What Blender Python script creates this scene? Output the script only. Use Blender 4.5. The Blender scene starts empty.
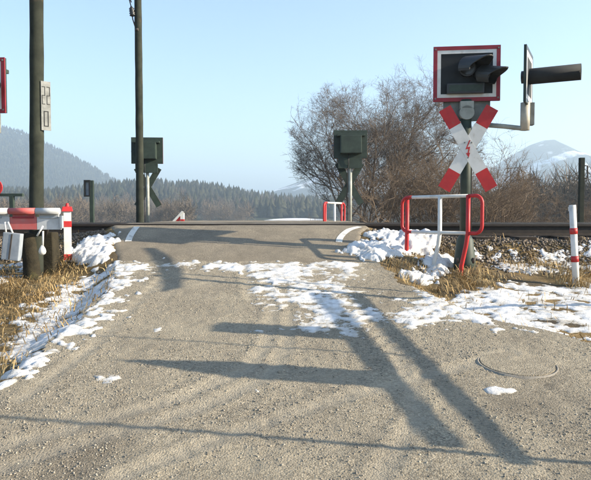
import bpy, math, random
import numpy as np
from mathutils import Vector, Matrix

# ------------------------------------------------------------------ camera, sky, sun, exposure
scene = bpy.context.scene
col = scene.collection
R = math.radians
F, CX, HY, EYE = 620.0, 295.5, 215.0, 1.55          # focal length in photo pixels, optical centre, horizon row, eye height

cam_d = bpy.data.cameras.new('camera'); cam = bpy.data.objects.new('camera', cam_d); col.objects.link(cam)
cam_d.sensor_width = 36.0; cam_d.lens = F / 591.0 * 36.0
cam_d.clip_start = 0.05; cam_d.clip_end = 20000
cam.location = (0, 0, EYE)
cam.rotation_euler = (R(90) - math.atan((240 - HY) / F), 0, 0)
scene.camera = cam

SUN_EL, SUN_AZ = 22.0, 100.0                         # azimuth clockwise from the view direction
w = bpy.data.worlds.new('World'); scene.world = w; w.use_nodes = True
nt = w.node_tree
sky = nt.nodes.new('ShaderNodeTexSky'); sky.sky_type = 'NISHITA'; sky.sun_disc = False
sky.sun_elevation = R(SUN_EL); sky.sun_rotation = R(SUN_AZ)
sky.air_density = 1.0; sky.dust_density = 0.6; sky.ozone_density = 2.2
bg = nt.nodes['Background']; bg.inputs[1].default_value = 0.105
nt.links.new(sky.outputs[0], bg.inputs[0])

SD = Vector((math.sin(R(SUN_AZ)) * math.cos(R(SUN_EL)), math.cos(R(SUN_AZ)) * math.cos(R(SUN_EL)), math.sin(R(SUN_EL))))
sl = bpy.data.lights.new('sun', 'SUN'); sl.energy = 5.0; sl.angle = R(0.5); sl.color = (1.0, 0.88, 0.70)
so = bpy.data.objects.new('sun', sl); col.objects.link(so)
so.rotation_euler = (-SD).to_track_quat('-Z', 'Y').to_euler()

scene.view_settings.view_transform = 'Standard'; scene.view_settings.look = 'None'
scene.view_settings.exposure = 1.6; scene.view_settings.gamma = 1.0
scene.render.engine = 'CYCLES'
scene.cycles.use_denoising = True
scene.cycles.max_bounces = 6; scene.cycles.diffuse_bounces = 3; scene.cycles.glossy_bounces = 2
scene.cycles.transmission_bounces = 2; scene.cycles.transparent_max_bounces = 8; scene.cycles.volume_bounces = 0

rng = np.random.default_rng(7); random.seed(7)

# ------------------------------------------------------------------ noise
def _hash(ix, iy, seed):
    h = (ix.astype(np.int64) * 374761393 + iy.astype(np.int64) * 668265263 + seed * 1442695041) & 0xFFFFFFFF
    h = ((h ^ (h >> 13)) * 1274126177) & 0xFFFFFFFF
    h = h ^ (h >> 16)
    return (h & 0xFFFFFF) / float(0xFFFFFF)
def vnoise(x, y, seed=0):
    x = np.asarray(x, float); y = np.asarray(y, float)
    ix = np.floor(x); iy = np.floor(y); fx = x - ix; fy = y - iy
    fx = fx * fx * (3 - 2 * fx); fy = fy * fy * (3 - 2 * fy)
    a = _hash(ix, iy, seed); b = _hash(ix + 1, iy, seed); c = _hash(ix, iy + 1, seed); d = _hash(ix + 1, iy + 1, seed)
    return (a * (1 - fx) + b * fx) * (1 - fy) + (c * (1 - fx) + d * fx) * fy
def fbm(x, y, scale, oct=4, seed=0, gain=0.5):       # about -1..1
    s = 0; a = 1.0; t = 0; f = 1.0 / scale
    for o in range(oct):
        s = s + a * (vnoise(np.asarray(x) * f + 17.3 * o, np.asarray(y) * f - 9.1 * o, seed + o) * 2 - 1); t += a; a *= gain; f *= 2.03
    return s / t * 1.4
def sst(a, b, x):
    t = np.clip((np.asarray(x, float) - a) / (b - a), 0, 1); return t * t * (3 - 2 * t)

# ------------------------------------------------------------------ the lie of the land
PRY = np.arange(-3, 20, 0.02)
PRZ = np.interp(PRY, [-3, 7.2, 8.85, 20], [-0.39, 0.936, 1.40, 1.40])
PRZ = np.convolve(np.pad(PRZ, 15, 'edge'), np.ones(31) / 31, 'valid')
def prof(y):                                         # road centre line: ramp up to the rails, level, then down to the valley
    y = np.asarray(y, float)
    z = np.interp(y, PRY, PRZ)
    z = np.where(y < -2, -0.26 + 0.02 * (y + 2), z)
    z = np.maximum(z, -1.2)
    z = z - sst(15, 70, y) * 4.6
    return z
def verge(y):                                        # ground beside the road, ballast shoulder, track bed
    y = np.asarray(y, float)
    z = 0.13 * np.minimum(y, 8.0) - 0.12
    z = np.where(y < -2, -0.38 + 0.02 * (y + 2), z); z = np.maximum(z, -1.2)
    z = z + sst(7.95, 8.45, y) * 0.28 - sst(10.75, 13.5, y) * 0.32
    z = z - sst(15, 70, y) * 4.4
    return z
def xr_edge(y):                                      # right edge of the driven surface: flares towards the camera
    return np.interp(y, [-40, 3.5, 4.4, 5.1, 5.9, 7.2, 8.2, 9.3, 14, 40], [5.5, 4.2, 2.45, 1.7, 1.25, 0.98, 0.85, 1.15, 1.2, 1.2])
def xl_edge(y):
    return np.interp(y, [-40, 2.5, 4.5, 6.0, 7.3, 8.3, 9.3, 14, 40], [-1.9, -1.85, -1.8, -1.8, -2.1, -2.4, -2.8, -2.8, -2.6])
def roadmask(x, y):                                  # signed metres inside the road
    x = np.asarray(x, float)
    n = fbm(x, y, 0.5, 3, 5) * 0.13
    return np.minimum(x - xl_edge(y), xr_edge(y) - x) + n
def G(x, y):
    x = np.asarray(x, float); y = np.asarray(y, float)
    ins = np.minimum(x - xl_edge(y), xr_edge(y) - x); k = sst(7.2, 8.0, y) * (1 - sst(8.5, 8.8, y))
    m = sst(0, 1, (ins + 0.35 + 1.3 * k) / (0.4 + 1.3 * k))
    v = verge(y) - np.where(x > 2.2, 0.03 * np.minimum(x - 2.2, 4), 0) * sst(3, 6, y) * (1 - sst(7.5, 8.5, y))
    z = prof(y) * m + v * (1 - m)
    near = (1 - sst(14, 30, y))
    z = z + (1 - m) * near * (fbm(x, y, 0.7, 4, 11) * 0.035) * (1 - 0.7 * sst(8.2, 8.7, y))
    z = z + (1 - near) * fbm(x, y, 60, 3, 12) * 0.5
    return z
def g1(x, y): return float(G(np.array([x]), np.array([y]))[0])
def gpx(px, py):                                     # where the view through a photo pixel meets the road or verge
    lo, hi = 0.5, 9.2; k = (py - HY) / F; xr = (px - CX) / F
    for i in range(40):
        m = (lo + hi) / 2
        if (EYE - g1(xr * m, m)) / m > k: lo = m
        else: hi = m
    return (xr * lo, lo)
def X(px, D): return (px - CX) / F * D
def Z(py, D): return EYE + (HY - py) / F * D

# ------------------------------------------------------------------ mesh helpers
def tag(o, label=None, cat=None, group=None, kind=None):
    if label: o['label'] = label
    if cat: o['category'] = cat
    if group: o['group'] = group
    if kind: o['kind'] = kind
    return o
def link(name, me, mat=None, parent=None):
    o = bpy.data.objects.new(name, me); col.objects.link(o)
    if mat: me.materials.append(mat)
    if parent: o.parent = parent
    return o
def empty(name, loc, rz=0):
    o = bpy.data.objects.new(name, None); o.empty_display_size = 0.2; col.objects.link(o)
    o.location = loc; o.rotation_euler = (0, 0, rz); return o
def npmesh(name, V, Fc, smooth=False):
    me = bpy.data.meshes.new(name)
    V = np.asarray(V, np.float32); Fc = np.asarray(Fc, np.int32); k = Fc.shape[1]
    me.vertices.add(len(V)); me.vertices.foreach_set('co', V.ravel())
    me.loops.add(Fc.size); me.loops.foreach_set('vertex_index', Fc.ravel())
    me.polygons.add(len(Fc)); me.polygons.foreach_set('loop_start', np.arange(0, Fc.size, k, dtype=np.int32))
    me.polygons.foreach_set('loop_total', np.full(len(Fc), k, np.int32))
    if smooth: me.polygons.foreach_set('use_smooth', np.ones(len(Fc), bool))
    me.update(calc_edges=True); me.validate(); return me
class MB:
    def __init__(s): s.v = []; s.f = []; s.sm = []
    def add(s, vs, fs, smooth=False):
        o = len(s.v); s.v += [tuple(v) for v in vs]; s.f += [tuple(i + o for i in f) for f in fs]; s.sm += [smooth] * len(fs); return s
    def box(s, c, d, rot=None, taper=1.0):
        hx, hy, hz = d[0] / 2, d[1] / 2, d[2] / 2
        vs = [Vector((sx * hx * (taper if sz > 0 else 1), sy * hy * (taper if sz > 0 else 1), sz * hz)) for sz in (-1, 1) for sy in (-1, 1) for sx in (-1, 1)]
        if rot is not None: vs = [rot @ v for v in vs]
        c = Vector(c)
        return s.add([v + c for v in vs], [(0, 2, 3, 1), (4, 5, 7, 6), (0, 1, 5, 4), (2, 6, 7, 3), (0, 4, 6, 2), (1, 3, 7, 5)])
    def tube(s, pts, rad, n=10, caps=True, smooth=True):
        pts = [Vector(p) for p in pts]; k = len(pts)
        rs = rad if isinstance(rad, (list, tuple)) else [rad] * k
        vs = []; prev = None
        for i, p in enumerate(pts):
            t = (pts[min(i + 1, k - 1)] - pts[max(i - 1, 0)]).normalized()
            if prev is None:
                u = t.orthogonal().normalized()
            else:
                u = (prev - t * prev.dot(t))
                u = u.normalized() if u.length > 1e-6 else t.orthogonal().normalized()
            prev = u; v = t.cross(u)
            for j in range(n):
                a = 2 * math.pi * j / n
                vs.append(p + (u * math.cos(a) + v * math.sin(a)) * rs[i])
        fs = []
        for i in range(k - 1):
            for j in range(n):
                fs.append((i * n + j, i * n + (j + 1) % n, (i + 1) * n + (j + 1) % n, (i + 1) * n + j))
        s.add(vs, fs, smooth)
        if caps:
            o = len(s.v) - len(vs)
            s.f.append(tuple(o + j for j in reversed(range(n)))); s.sm.append(False)
            s.f.append(tuple(o + (k - 1) * n + j for j in range(n))); s.sm.append(False)
        return s
    def prism(s, poly, d0, d1, M=None):              # polygon in local x,z pushed from y=d0 to y=d1
        n = len(poly)
        vs = [Vector((p[0], d0, p[1])) for p in poly] + [Vector((p[0], d1, p[1])) for p in poly]
        if M is not None: vs = [M @ v for v in vs]
        fs = [tuple(range(n)), tuple(reversed(range(n, 2 * n)))] + [(i, i + n, (i + 1) % n + n, (i + 1) % n) for i in range(n)]
        return s.add(vs, fs)
    def build(s, name, mat, parent=None, bevel=0.0, seg=2):
        me = bpy.data.meshes.new(name); me.from_pydata(s.v, [], s.f)
        me.polygons.foreach_set('use_smooth', s.sm); me.update()
        import bmesh
        bm = bmesh.new(); bm.from_mesh(me); bmesh.ops.recalc_face_normals(bm, faces=bm.faces)
        if bevel > 0:
            es = [e for e in bm.edges if len(e.link_faces) == 2 and e.calc_face_angle(0) > 0.6]
            bmesh.ops.bevel(bm, geom=es, offset=bevel, segments=seg, affect='EDGES', profile=0.7, clamp_overlap=True)
        bm.to_mesh(me); bm.free()
        return link(name, me, mat, parent)

# ------------------------------------------------------------------ materials
def mat(name, c1, c2=None, rough=0.8, scale=8.0, bump=0.0, bscale=None, detail=6, spec=0.3, ramp=(0.35, 0.65), island=0.0, metal=0.0, c3=None, s3=1.0, r3=(0.55, 0.62), trans=0.0):
    m = bpy.data.materials.new(name); m.use_nodes = True
    t = m.node_tree; N = t.nodes; L = t.links; b = N['Principled BSDF']
    b.inputs['Roughness'].default_value = rough; b.inputs['Specular IOR Level'].default_value = spec; b.inputs['Metallic'].default_value = metal
    tc = N.new('ShaderNodeTexCoord'); out = None
    def noise(sc, dt=6, rg=0.6):
        n = N.new('ShaderNodeTexNoise'); n.inputs['Scale'].default_value = sc; n.inputs['Detail'].default_value = dt; n.inputs['Roughness'].default_value = rg
        L.new(tc.outputs['Object'], n.inputs['Vector']); return n
    if c2 is None: c2 = tuple(x * 0.75 for x in c1)
    n = noise(scale, detail); r = N.new('ShaderNodeValToRGB')
    r.color_ramp.elements[0].position = ramp[0]; r.color_ramp.elements[1].position = ramp[1]
    r.color_ramp.elements[0].color = (*c2, 1); r.color_ramp.elements[1].color = (*c1, 1)
    L.new(n.outputs['Fac'], r.inputs['Fac']); out = r.outputs['Color']
    if c3 is not None:
        n3 = noise(s3, 5); r3n = N.new('ShaderNodeValToRGB'); r3n.color_ramp.elements[0].position = r3[0]; r3n.color_ramp.elements[1].position = r3[1]
        L.new(n3.outputs['Fac'], r3n.inputs['Fac'])
        mx = N.new('ShaderNodeMix'); mx.data_type = 'RGBA'; mx.inputs['B'].default_value = (*c3, 1)
        L.new(r3n.outputs['Color'], mx.inputs['Factor']); L.new(out, mx.inputs['A']); out = mx.outputs['Result']
    if island > 0:
        g = N.new('ShaderNodeNewGeometry'); mr = N.new('ShaderNodeMapRange'); mr.inputs['To Min'].default_value = 1 - island; mr.inputs['To Max'].default_value = 1 + island
        L.new(g.outputs['Random Per Island'], mr.inputs['Value'])
        vm = N.new('ShaderNodeVectorMath'); vm.operation = 'SCALE'; L.new(out, vm.inputs[0]); L.new(mr.outputs['Result'], vm.inputs['Scale']); out = vm.outputs['Vector']
    L.new(out, b.inputs['Base Color'])
    if bump > 0:
        nb = noise(bscale or scale * 3, 8, 0.7); bp = N.new('ShaderNodeBump'); bp.inputs['Strength'].default_value = 1.0; bp.inputs['Distance'].default_value = bump
        L.new(nb.outputs['Fac'], bp.inputs['Height']); L.new(bp.outputs['Normal'], b.inputs['Normal'])
    if trans > 0:
        b.inputs['Subsurface Weight'].default_value = trans; b.inputs['Subsurface Radius'].default_value = (0.02, 0.03, 0.04)
    return m
M = {}
M['gravel'] = mat('gravel', (0.37, 0.318, 0.232), (0.258, 0.222, 0.165), 0.95, 2.2, 0.012, 55, 10, 0.15, (0.3, 0.7), c3=(0.17, 0.145, 0.11), s3=0.9, r3=(0.56, 0.75))
M['pebble'] = mat('pebble', (0.36, 0.32, 0.25), (0.21, 0.185, 0.15), 0.9, 6, 0.003, 60, 4, 0.2, island=0.38)
M['asphalt'] = mat('asphalt', (0.25, 0.212, 0.155), (0.18, 0.152, 0.113), 0.92, 5, 0.006, 90, 8, 0.2, (0.3, 0.7), c3=(0.31, 0.26, 0.185), s3=1.6, r3=(0.5, 0.75))
M['earth'] = mat('earth', (0.24, 0.165, 0.075), (0.1, 0.075, 0.04), 0.95, 3, 0.02, 30, 8, 0.1, c3=(0.09, 0.075, 0.055), s3=1.7, r3=(0.5, 0.65))
def packed(m):                                        # wheel tracks: packed pale fines
    t = m.node_tree; N = t.nodes; L = t.links; b = N['Principled BSDF']; old = b.inputs['Base Color'].links[0].from_socket
    a = N.new('ShaderNodeAttribute'); a.attribute_name = 'track'; sc = N.new('ShaderNodeMath'); sc.operation = 'MULTIPLY'; sc.inputs[1].default_value = 0.45; L.new(a.outputs['Fac'], sc.inputs[0])
    mx = N.new('ShaderNodeMix'); mx.data_type = 'RGBA'; mx.inputs['B'].default_value = (0.41, 0.36, 0.275, 1); L.new(sc.outputs[0], mx.inputs['Factor']); L.new(old, mx.inputs['A']); L.new(mx.outputs['Result'], b.inputs['Base Color'])
def speckle(m, sc, lo, hi, dist):
    t = m.node_tree; N = t.nodes; L = t.links; b = N['Principled BSDF']; old = b.inputs['Base Color'].links[0].from_socket
    tc = N.new('ShaderNodeTexCoord'); v = N.new('ShaderNodeTexVoronoi'); v.inputs['Scale'].default_value = sc; v.inputs['Randomness'].default_value = 1.0; L.new(tc.outputs['Object'], v.inputs['Vector'])
    bw = N.new('ShaderNodeSeparateColor'); L.new(v.outputs['Color'], bw.inputs[0])
    mr = N.new('ShaderNodeMapRange'); mr.inputs['To Min'].default_value = lo; mr.inputs['To Max'].default_value = hi; L.new(bw.outputs[0], mr.inputs['Value'])
    n = N.new('ShaderNodeTexNoise'); n.inputs['Scale'].default_value = 2.5; n.inputs['Detail'].default_value = 4; L.new(tc.outputs['Object'], n.inputs['Vector'])
    rr = N.new('ShaderNodeValToRGB'); rr.color_ramp.elements[0].position = 0.35; rr.color_ramp.elements[0].color = (0.35, 0.35, 0.35, 1); rr.color_ramp.elements[1].position = 0.6; L.new(n.outputs['Fac'], rr.inputs['Fac'])
    vm = N.new('ShaderNodeVectorMath'); vm.operation = 'SCALE'; L.new(old, vm.inputs[0]); L.new(mr.outputs['Result'], vm.inputs['Scale'])
    mx = N.new('ShaderNodeMix'); mx.data_type = 'RGBA'; L.new(rr.outputs['Color'], mx.inputs['Factor']); L.new(old, mx.inputs['A']); L.new(vm.outputs['Vector'], mx.inputs['B']); L.new(mx.outputs['Result'], b.inputs['Base Color'])
    bp = N.new('ShaderNodeBump'); bp.inputs['Distance'].default_value = dist; bp.invert = True; L.new(v.outputs['Distance'], bp.inputs['Height'])
    if b.inputs['Normal'].links: L.new(b.inputs['Normal'].links[0].from_socket, bp.inputs['Normal'])
    L.new(bp.outputs['Normal'], b.inputs['Normal'])
speckle(M['gravel'], 95, 0.6, 1.35, 0.006); packed(M['gravel']); speckle(M['asphalt'], 130, 0.65, 1.3, 0.003)
M['straw'] = mat('straw', (0.46, 0.33, 0.155), (0.27, 0.185, 0.085), 0.85, 1.3, 0, None, 4, 0.2, island=0.35)
M['snow'] = mat('snow', (0.72, 0.715, 0.70), (0.52, 0.51, 0.49), 0.6, 12, 0.010, 60, 8, 0.2, (0.3, 0.55), c3=(0.46, 0.41, 0.33), s3=5.0, r3=(0.52, 0.78))
def wet_edges(m):                                     # thin snow is soaked and lets the grit show
    t = m.node_tree; N = t.nodes; L = t.links; b = N['Principled BSDF']; old = b.inputs['Base Color'].links[0].from_socket
    a = N.new('ShaderNodeAttribute'); a.attribute_name = 'depth'; n = N.new('ShaderNodeTexNoise'); n.inputs['Scale'].default_value = 40; n.inputs['Detail'].default_value = 6
    ma = N.new('ShaderNodeMath'); ma.operation = 'MULTIPLY_ADD'; ma.inputs[1].default_value = 1.1; ma.inputs[2].default_value = -0.35; L.new(n.outputs['Fac'], ma.inputs[0])
    ad = N.new('ShaderNodeMath'); ad.operation = 'ADD'; ad.use_clamp = True; L.new(a.outputs['Fac'], ad.inputs[0]); L.new(ma.outputs[0], ad.inputs[1])
    mx = N.new('ShaderNodeMix'); mx.data_type = 'RGBA'; mx.inputs['A'].default_value = (0.36, 0.32, 0.25, 1); L.new(ad.outputs[0], mx.inputs['Factor']); L.new(old, mx.inputs['B']); L.new(mx.outputs['Result'], b.inputs['Base Color'])
wet_edges(M['snow'])
M['ballast'] = mat('ballast', (0.2, 0.16, 0.12), (0.1, 0.085, 0.07), 0.9, 9, 0.004, 40, 5, 0.2, island=0.4)
M['rail'] = mat('rail', (0.032, 0.024, 0.019), (0.02, 0.016, 0.013), 0.7, 14, 0.001, 40, 6, 0.3)
M['rail_head'] = mat('rail_head', (0.3, 0.29, 0.28), (0.2, 0.19, 0.18), 0.35, 6, 0, None, 6, 0.5, metal=0.8)
M['sleeper'] = mat('sleeper', (0.06, 0.045, 0.033), (0.035, 0.028, 0.022), 0.9, 9, 0.004, 20, 6, 0.2)
M['marking'] = mat('marking', (0.62, 0.6, 0.54), (0.3, 0.28, 0.24), 0.8, 14, 0.001, 40, 8, 0.2, (0.3, 0.45))
M['green'] = mat('green', (0.032, 0.05, 0.036), (0.018, 0.028, 0.021), 0.6, 7, 0.0006, 40, 6, 0.4)
M['greymetal'] = mat('greymetal', (0.2, 0.21, 0.19), (0.12, 0.125, 0.11), 0.6, 7, 0.0006, 40, 6, 0.4)
M['palemast'] = mat('palemast', (0.34, 0.35, 0.31), (0.22, 0.23, 0.2), 0.6, 6, 0, None, 6, 0.4)
M['white'] = mat('white', (0.66, 0.65, 0.61), (0.5, 0.49, 0.45), 0.55, 5, 0.0006, 60, 8, 0.4, (0.25, 0.6), c3=(0.36, 0.31, 0.24), s3=9.0, r3=(0.58, 0.85))
M['boomwhite'] = mat('boomwhite', (0.5, 0.51, 0.51), (0.36, 0.37, 0.37), 0.6, 7, 0.001, 40, 8, 0.3, (0.3, 0.6))
M['plate'] = mat('plate', (0.26, 0.265, 0.25), (0.14, 0.145, 0.135), 0.6, 12, 0.0006, 60, 8, 0.3)
M['red'] = mat('red', (0.5, 0.022, 0.022), (0.36, 0.018, 0.02), 0.5, 5, 0.0005, 60, 6, 0.4, c3=(0.22, 0.07, 0.05), s3=10.0, r3=(0.58, 0.85))
M['fadedred'] = mat('fadedred', (0.5, 0.09, 0.08), (0.42, 0.14, 0.13), 0.6, 9, 0.0006, 40, 6, 0.35)
M['darkred'] = mat('darkred', (0.28, 0.016, 0.03), (0.2, 0.014, 0.02), 0.5, 6, 0, None, 6, 0.4)
M['black'] = mat('black', (0.014, 0.017, 0.018), (0.009, 0.01, 0.011), 0.75, 7, 0.0005, 40, 6, 0.4)
M['hood'] = mat('hood', (0.028, 0.03, 0.03), (0.016, 0.018, 0.018), 0.45, 7, 0, None, 4, 0.5)
M['cream'] = mat('cream', (0.5, 0.46, 0.37), (0.36, 0.33, 0.27), 0.6, 9, 0, None, 4, 0.4)
M['glass'] = mat('glass', (0.02, 0.018, 0.016), (0.012, 0.011, 0.01), 0.25, 5, 0, None, 2, 0.6)
M['timber'] = mat('timber', (0.042, 0.046, 0.034), (0.022, 0.025, 0.019), 0.9, 5, 0.004, 25, 8, 0.15, c3=(0.085, 0.062, 0.038), s3=2.6, r3=(0.6, 0.75))
M['plank'] = mat('plank', (0.2, 0.16, 0.11), (0.13, 0.1, 0.07), 0.9, 6, 0.004, 25, 8, 0.15)
M['stump'] = mat('stump', (0.045, 0.038, 0.024), (0.02, 0.018, 0.013), 0.95, 7, 0.015, 18, 8, 0.1, c3=(0.08, 0.075, 0.03), s3=3.5, r3=(0.58, 0.7))
M['blue'] = mat('blue', (0.02, 0.06, 0.25), None, 0.4, 5)
M['bluegrey'] = mat('bluegrey', (0.3, 0.33, 0.36), (0.22, 0.25, 0.28), 0.6, 8, 0.0006, 40, 6, 0.35)
M['bark'] = mat('bark', (0.22, 0.18, 0.145), (0.125, 0.103, 0.085), 0.9, 3, 0.003, 20, 5, 0.15)
M['twigbrown'] = mat('twigbrown', (0.22, 0.165, 0.115), (0.125, 0.095, 0.07), 0.9, 2, 0, None, 5, 0.15)
M['twigred'] = mat('twigred', (0.26, 0.12, 0.085), (0.15, 0.075, 0.055), 0.9, 2, 0, None, 5, 0.15)
M['conifer'] = mat('conifer', (0.045, 0.044, 0.025), (0.02, 0.024, 0.015), 0.9, 0.05, 0, None, 4, 0.1, island=0.4)
M['barewood'] = mat('barewood', (0.15, 0.115, 0.08), (0.085, 0.07, 0.052), 0.95, 0.03, 0, None, 4, 0.1, island=0.35)
M['hill'] = mat('hill', (0.075, 0.085, 0.055), (0.035, 0.045, 0.032), 0.95, 0.02, 3.0, 0.12, 10, 0.05, c3=(0.25, 0.22, 0.15), s3=0.006, r3=(0.6, 0.68))
M['mountain'] = mat('mountain', (0.085, 0.1, 0.09), (0.05, 0.062, 0.06), 0.95, 0.01, 6.0, 0.04, 10, 0.05, c3=(0.88, 0.9, 0.92), s3=0.010, r3=(0.54, 0.60))
M['wirem'] = mat('wirem', (0.03, 0.03, 0.03), None, 0.5, 5)
M['concrete'] = mat('concrete', (0.3, 0.27, 0.22), (0.2, 0.18, 0.15), 0.9, 9, 0.004, 60, 6, 0.2)
M['iron'] = mat('iron', (0.09, 0.075, 0.06), (0.05, 0.042, 0.036), 0.7, 12, 0.002, 40, 6, 0.3)
M['roof'] = mat('roof', (0.3, 0.11, 0.07), None, 0.8, 2)
M['render'] = mat('render', (0.7, 0.67, 0.6), None, 0.9, 2)

# valley ground: dry meadow with old snow lying on it
def valley_material():
    m = M['earth']; t = m.node_tree; N = t.nodes; L = t.links; b = N['Principled BSDF']
    old = b.inputs['Base Color'].links[0].from_socket
    g = N.new('ShaderNodeNewGeometry'); sp = N.new('ShaderNodeSeparateXYZ'); L.new(g.outputs['Position'], sp.inputs[0])
    mr = N.new('ShaderNodeMapRange'); mr.inputs['From Min'].default_value = 30; mr.inputs['From Max'].default_value = 90; L.new(sp.outputs['Y'], mr.inputs['Value'])
    n = N.new('ShaderNodeTexNoise'); n.inputs['Scale'].default_value = 0.012; n.inputs['Detail'].default_value = 5; L.new(g.outputs['Position'], n.inputs['Vector'])
    r = N.new('ShaderNodeValToRGB'); r.color_ramp.elements[0].position = 0.46; r.color_ramp.elements[1].position = 0.52
    r.color_ramp.elements[0].color = (0.19, 0.155, 0.085, 1); r.color_ramp.elements[1].color = (0.75, 0.76, 0.78, 1); L.new(n.outputs['Fac'], r.inputs['Fac'])
    mx = N.new('ShaderNodeMix'); mx.data_type = 'RGBA'; L.new(mr.outputs['Result'], mx.inputs['Factor']); L.new(old, mx.inputs['A']); L.new(r.outputs['Color'], mx.inputs['B'])
    L.new(mx.outputs['Result'], b.inputs['Base Color'])
valley_material()

# ------------------------------------------------------------------ ground, road, crossing
def gridmesh(name, xs, ys, zf, keep=None, smooth=True):
    XX, YY = np.meshgrid(xs, ys); ZZ = zf(XX, YY); nx, ny = len(xs), len(ys)
    V = np.stack([XX.ravel(), YY.ravel(), ZZ.ravel()], 1)
    idx = np.arange(nx * ny).reshape(ny, nx)
    Fc = np.stack([idx[:-1, :-1].ravel(), idx[:-1, 1:].ravel(), idx[1:, 1:].ravel(), idx[1:, :-1].ravel()], 1)
    if keep is not None:
        kp = keep(XX, YY, ZZ).ravel(); Fc = Fc[kp[Fc].any(1)]
        used = np.unique(Fc); remap = -np.ones(len(V), int); remap[used] = np.arange(len(used)); V = V[used]; Fc = remap[Fc]
    return npmesh(name, V, Fc, smooth)
far_x = np.array([8, 10, 13, 18, 26, 40, 60, 90, 140, 220, 350, 600, 1000, 1800, 3200, 5200])
xs = np.concatenate([-far_x[::-1], np.arange(-6.5, 6.51, 0.06), far_x])
ys = np.concatenate([[-600, -200, -80, -40, -20, -10, -5, -2, 0, 1, 1.6], np.arange(2.0, 11.9, 0.06), np.arange(12, 17, 0.4), [18, 20, 23, 27, 32, 38, 45, 55, 70, 90, 120, 160, 220, 300, 420, 600, 900, 1400, 2200, 3600, 5200]])
ground = link('ground', gridmesh('ground', xs, ys, lambda x, y: G(x, y) - sst(-0.02, 0.1, roadmask(x, y)) * 0.035 * (1 - sst(14, 15, y))), M['earth']); tag(ground, kind='structure')

ruts = []
for line in ([(-20, 455), (90, 425), (180, 400), (245, 372), (268, 345), (272, 310), (262, 275)], [(-20, 478), (100, 440), (195, 412), (262, 382), (285, 350), (290, 315), (280, 280)],
             [(120, 480), (250, 430), (360, 395), (450, 372), (520, 352)], [(20, 400), (90, 350), (130, 310), (165, 275)], [(380, 480), (420, 420), (400, 360), (360, 310)], [(250, 300), (245, 275), (243, 262)]):
    P = [gpx(*p) for p in line]; pts = []
    for i in range(len(P) - 1):
        for k in range(14): pts.append((P[i][0] + (P[i + 1][0] - P[i][0]) * k / 14, P[i][1] + (P[i + 1][1] - P[i][1]) * k / 14))
    ruts.append(np.array(pts))
def rutdist(x, y):
    d = np.full(np.shape(x), 9.0)
    for P in ruts:
        for i in range(0, len(P), 2): d = np.minimum(d, np.hypot(x - P[i, 0], y - P[i, 1]))
    return d
def road_z(x, y):
    d = rutdist(x, y)
    z = prof(y) + fbm(x, y, 0.35, 5, 21) * 0.0035 + fbm(x, y, 0.05, 3, 23) * 0.0045 + fbm(x, y, 1.6, 2, 22) * 0.003
    z = z - 0.006 * np.exp(-(d / 0.05) ** 2) + 0.004 * np.exp(-((d - 0.09) / 0.03) ** 2)
    inside = np.minimum(x - xl_edge(y), xr_edge(y) - x)
    m = sst(-0.35, 0.05, inside)
    return z * m + (1 - m) * G(x, y) + 0.006
YA = 7.28                                            # where the gravel ends and the asphalt of the crossing begins
def wavy(x): return YA + fbm(x, x * 0 + 3.1, 0.4, 3, 40) * 0.05
road = link('road', gridmesh('road', np.arange(-2.5, 4.3, 0.022), np.arange(1.2, 7.5, 0.022), road_z, lambda x, y, z: (roadmask(x, y) > 0.0) & (y < wavy(x) + 0.1)), M['gravel']); tag(road, kind='structure')
co = np.zeros(len(road.data.vertices) * 3, np.float32); road.data.vertices.foreach_get('co', co); co = co.reshape(-1, 3).astype(float)
at = road.data.attributes.new('track', 'FLOAT', 'POINT'); at.data.foreach_set('value', np.exp(-(rutdist(co[:, 0], co[:, 1]) / 0.07) ** 2).astype(np.float32))
road2 = link('road_behind', gridmesh('road_behind', np.arange(-2.2, 5.3, 0.15), np.arange(-30, 1.25, 0.25), lambda x, y: prof(y) + 0.004, lambda x, y, z: roadmask(x, y) > 0), M['gravel'])
road2.name = 'gravel_road'; tag(road2, kind='structure')
def asphalt_z(x, y):
    z = prof(y) + 0.001 + 0.015 * sst(0, 0.35, y - wavy(x)) + fbm(x, y, 0.5, 3, 31) * 0.006 * sst(0, 0.3, y - wavy(x))
    z = np.where(np.abs(y - 9.02) < 0.09, z - 0.03, z); z = np.where(np.abs(y - 10.46) < 0.09, z - 0.03, z)
    ins = np.minimum(x - xl_edge(y), xr_edge(y) - x) + fbm(x, y, 0.25, 3, 33) * 0.05
    return z - (1 - sst(-0.14, 0.06, ins)) * 0.09
crossing = link('crossing_asphalt', gridmesh('crossing_asphalt', np.arange(-3.05, 1.5, 0.03), np.arange(YA - 0.2, 15.5, 0.03), asphalt_z, lambda x, y, z: (y > wavy(x)) & (np.minimum(x - xl_edge(y), xr_edge(y) - x) > -0.22)), M['asphalt']); tag(crossing, kind='structure')

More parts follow.
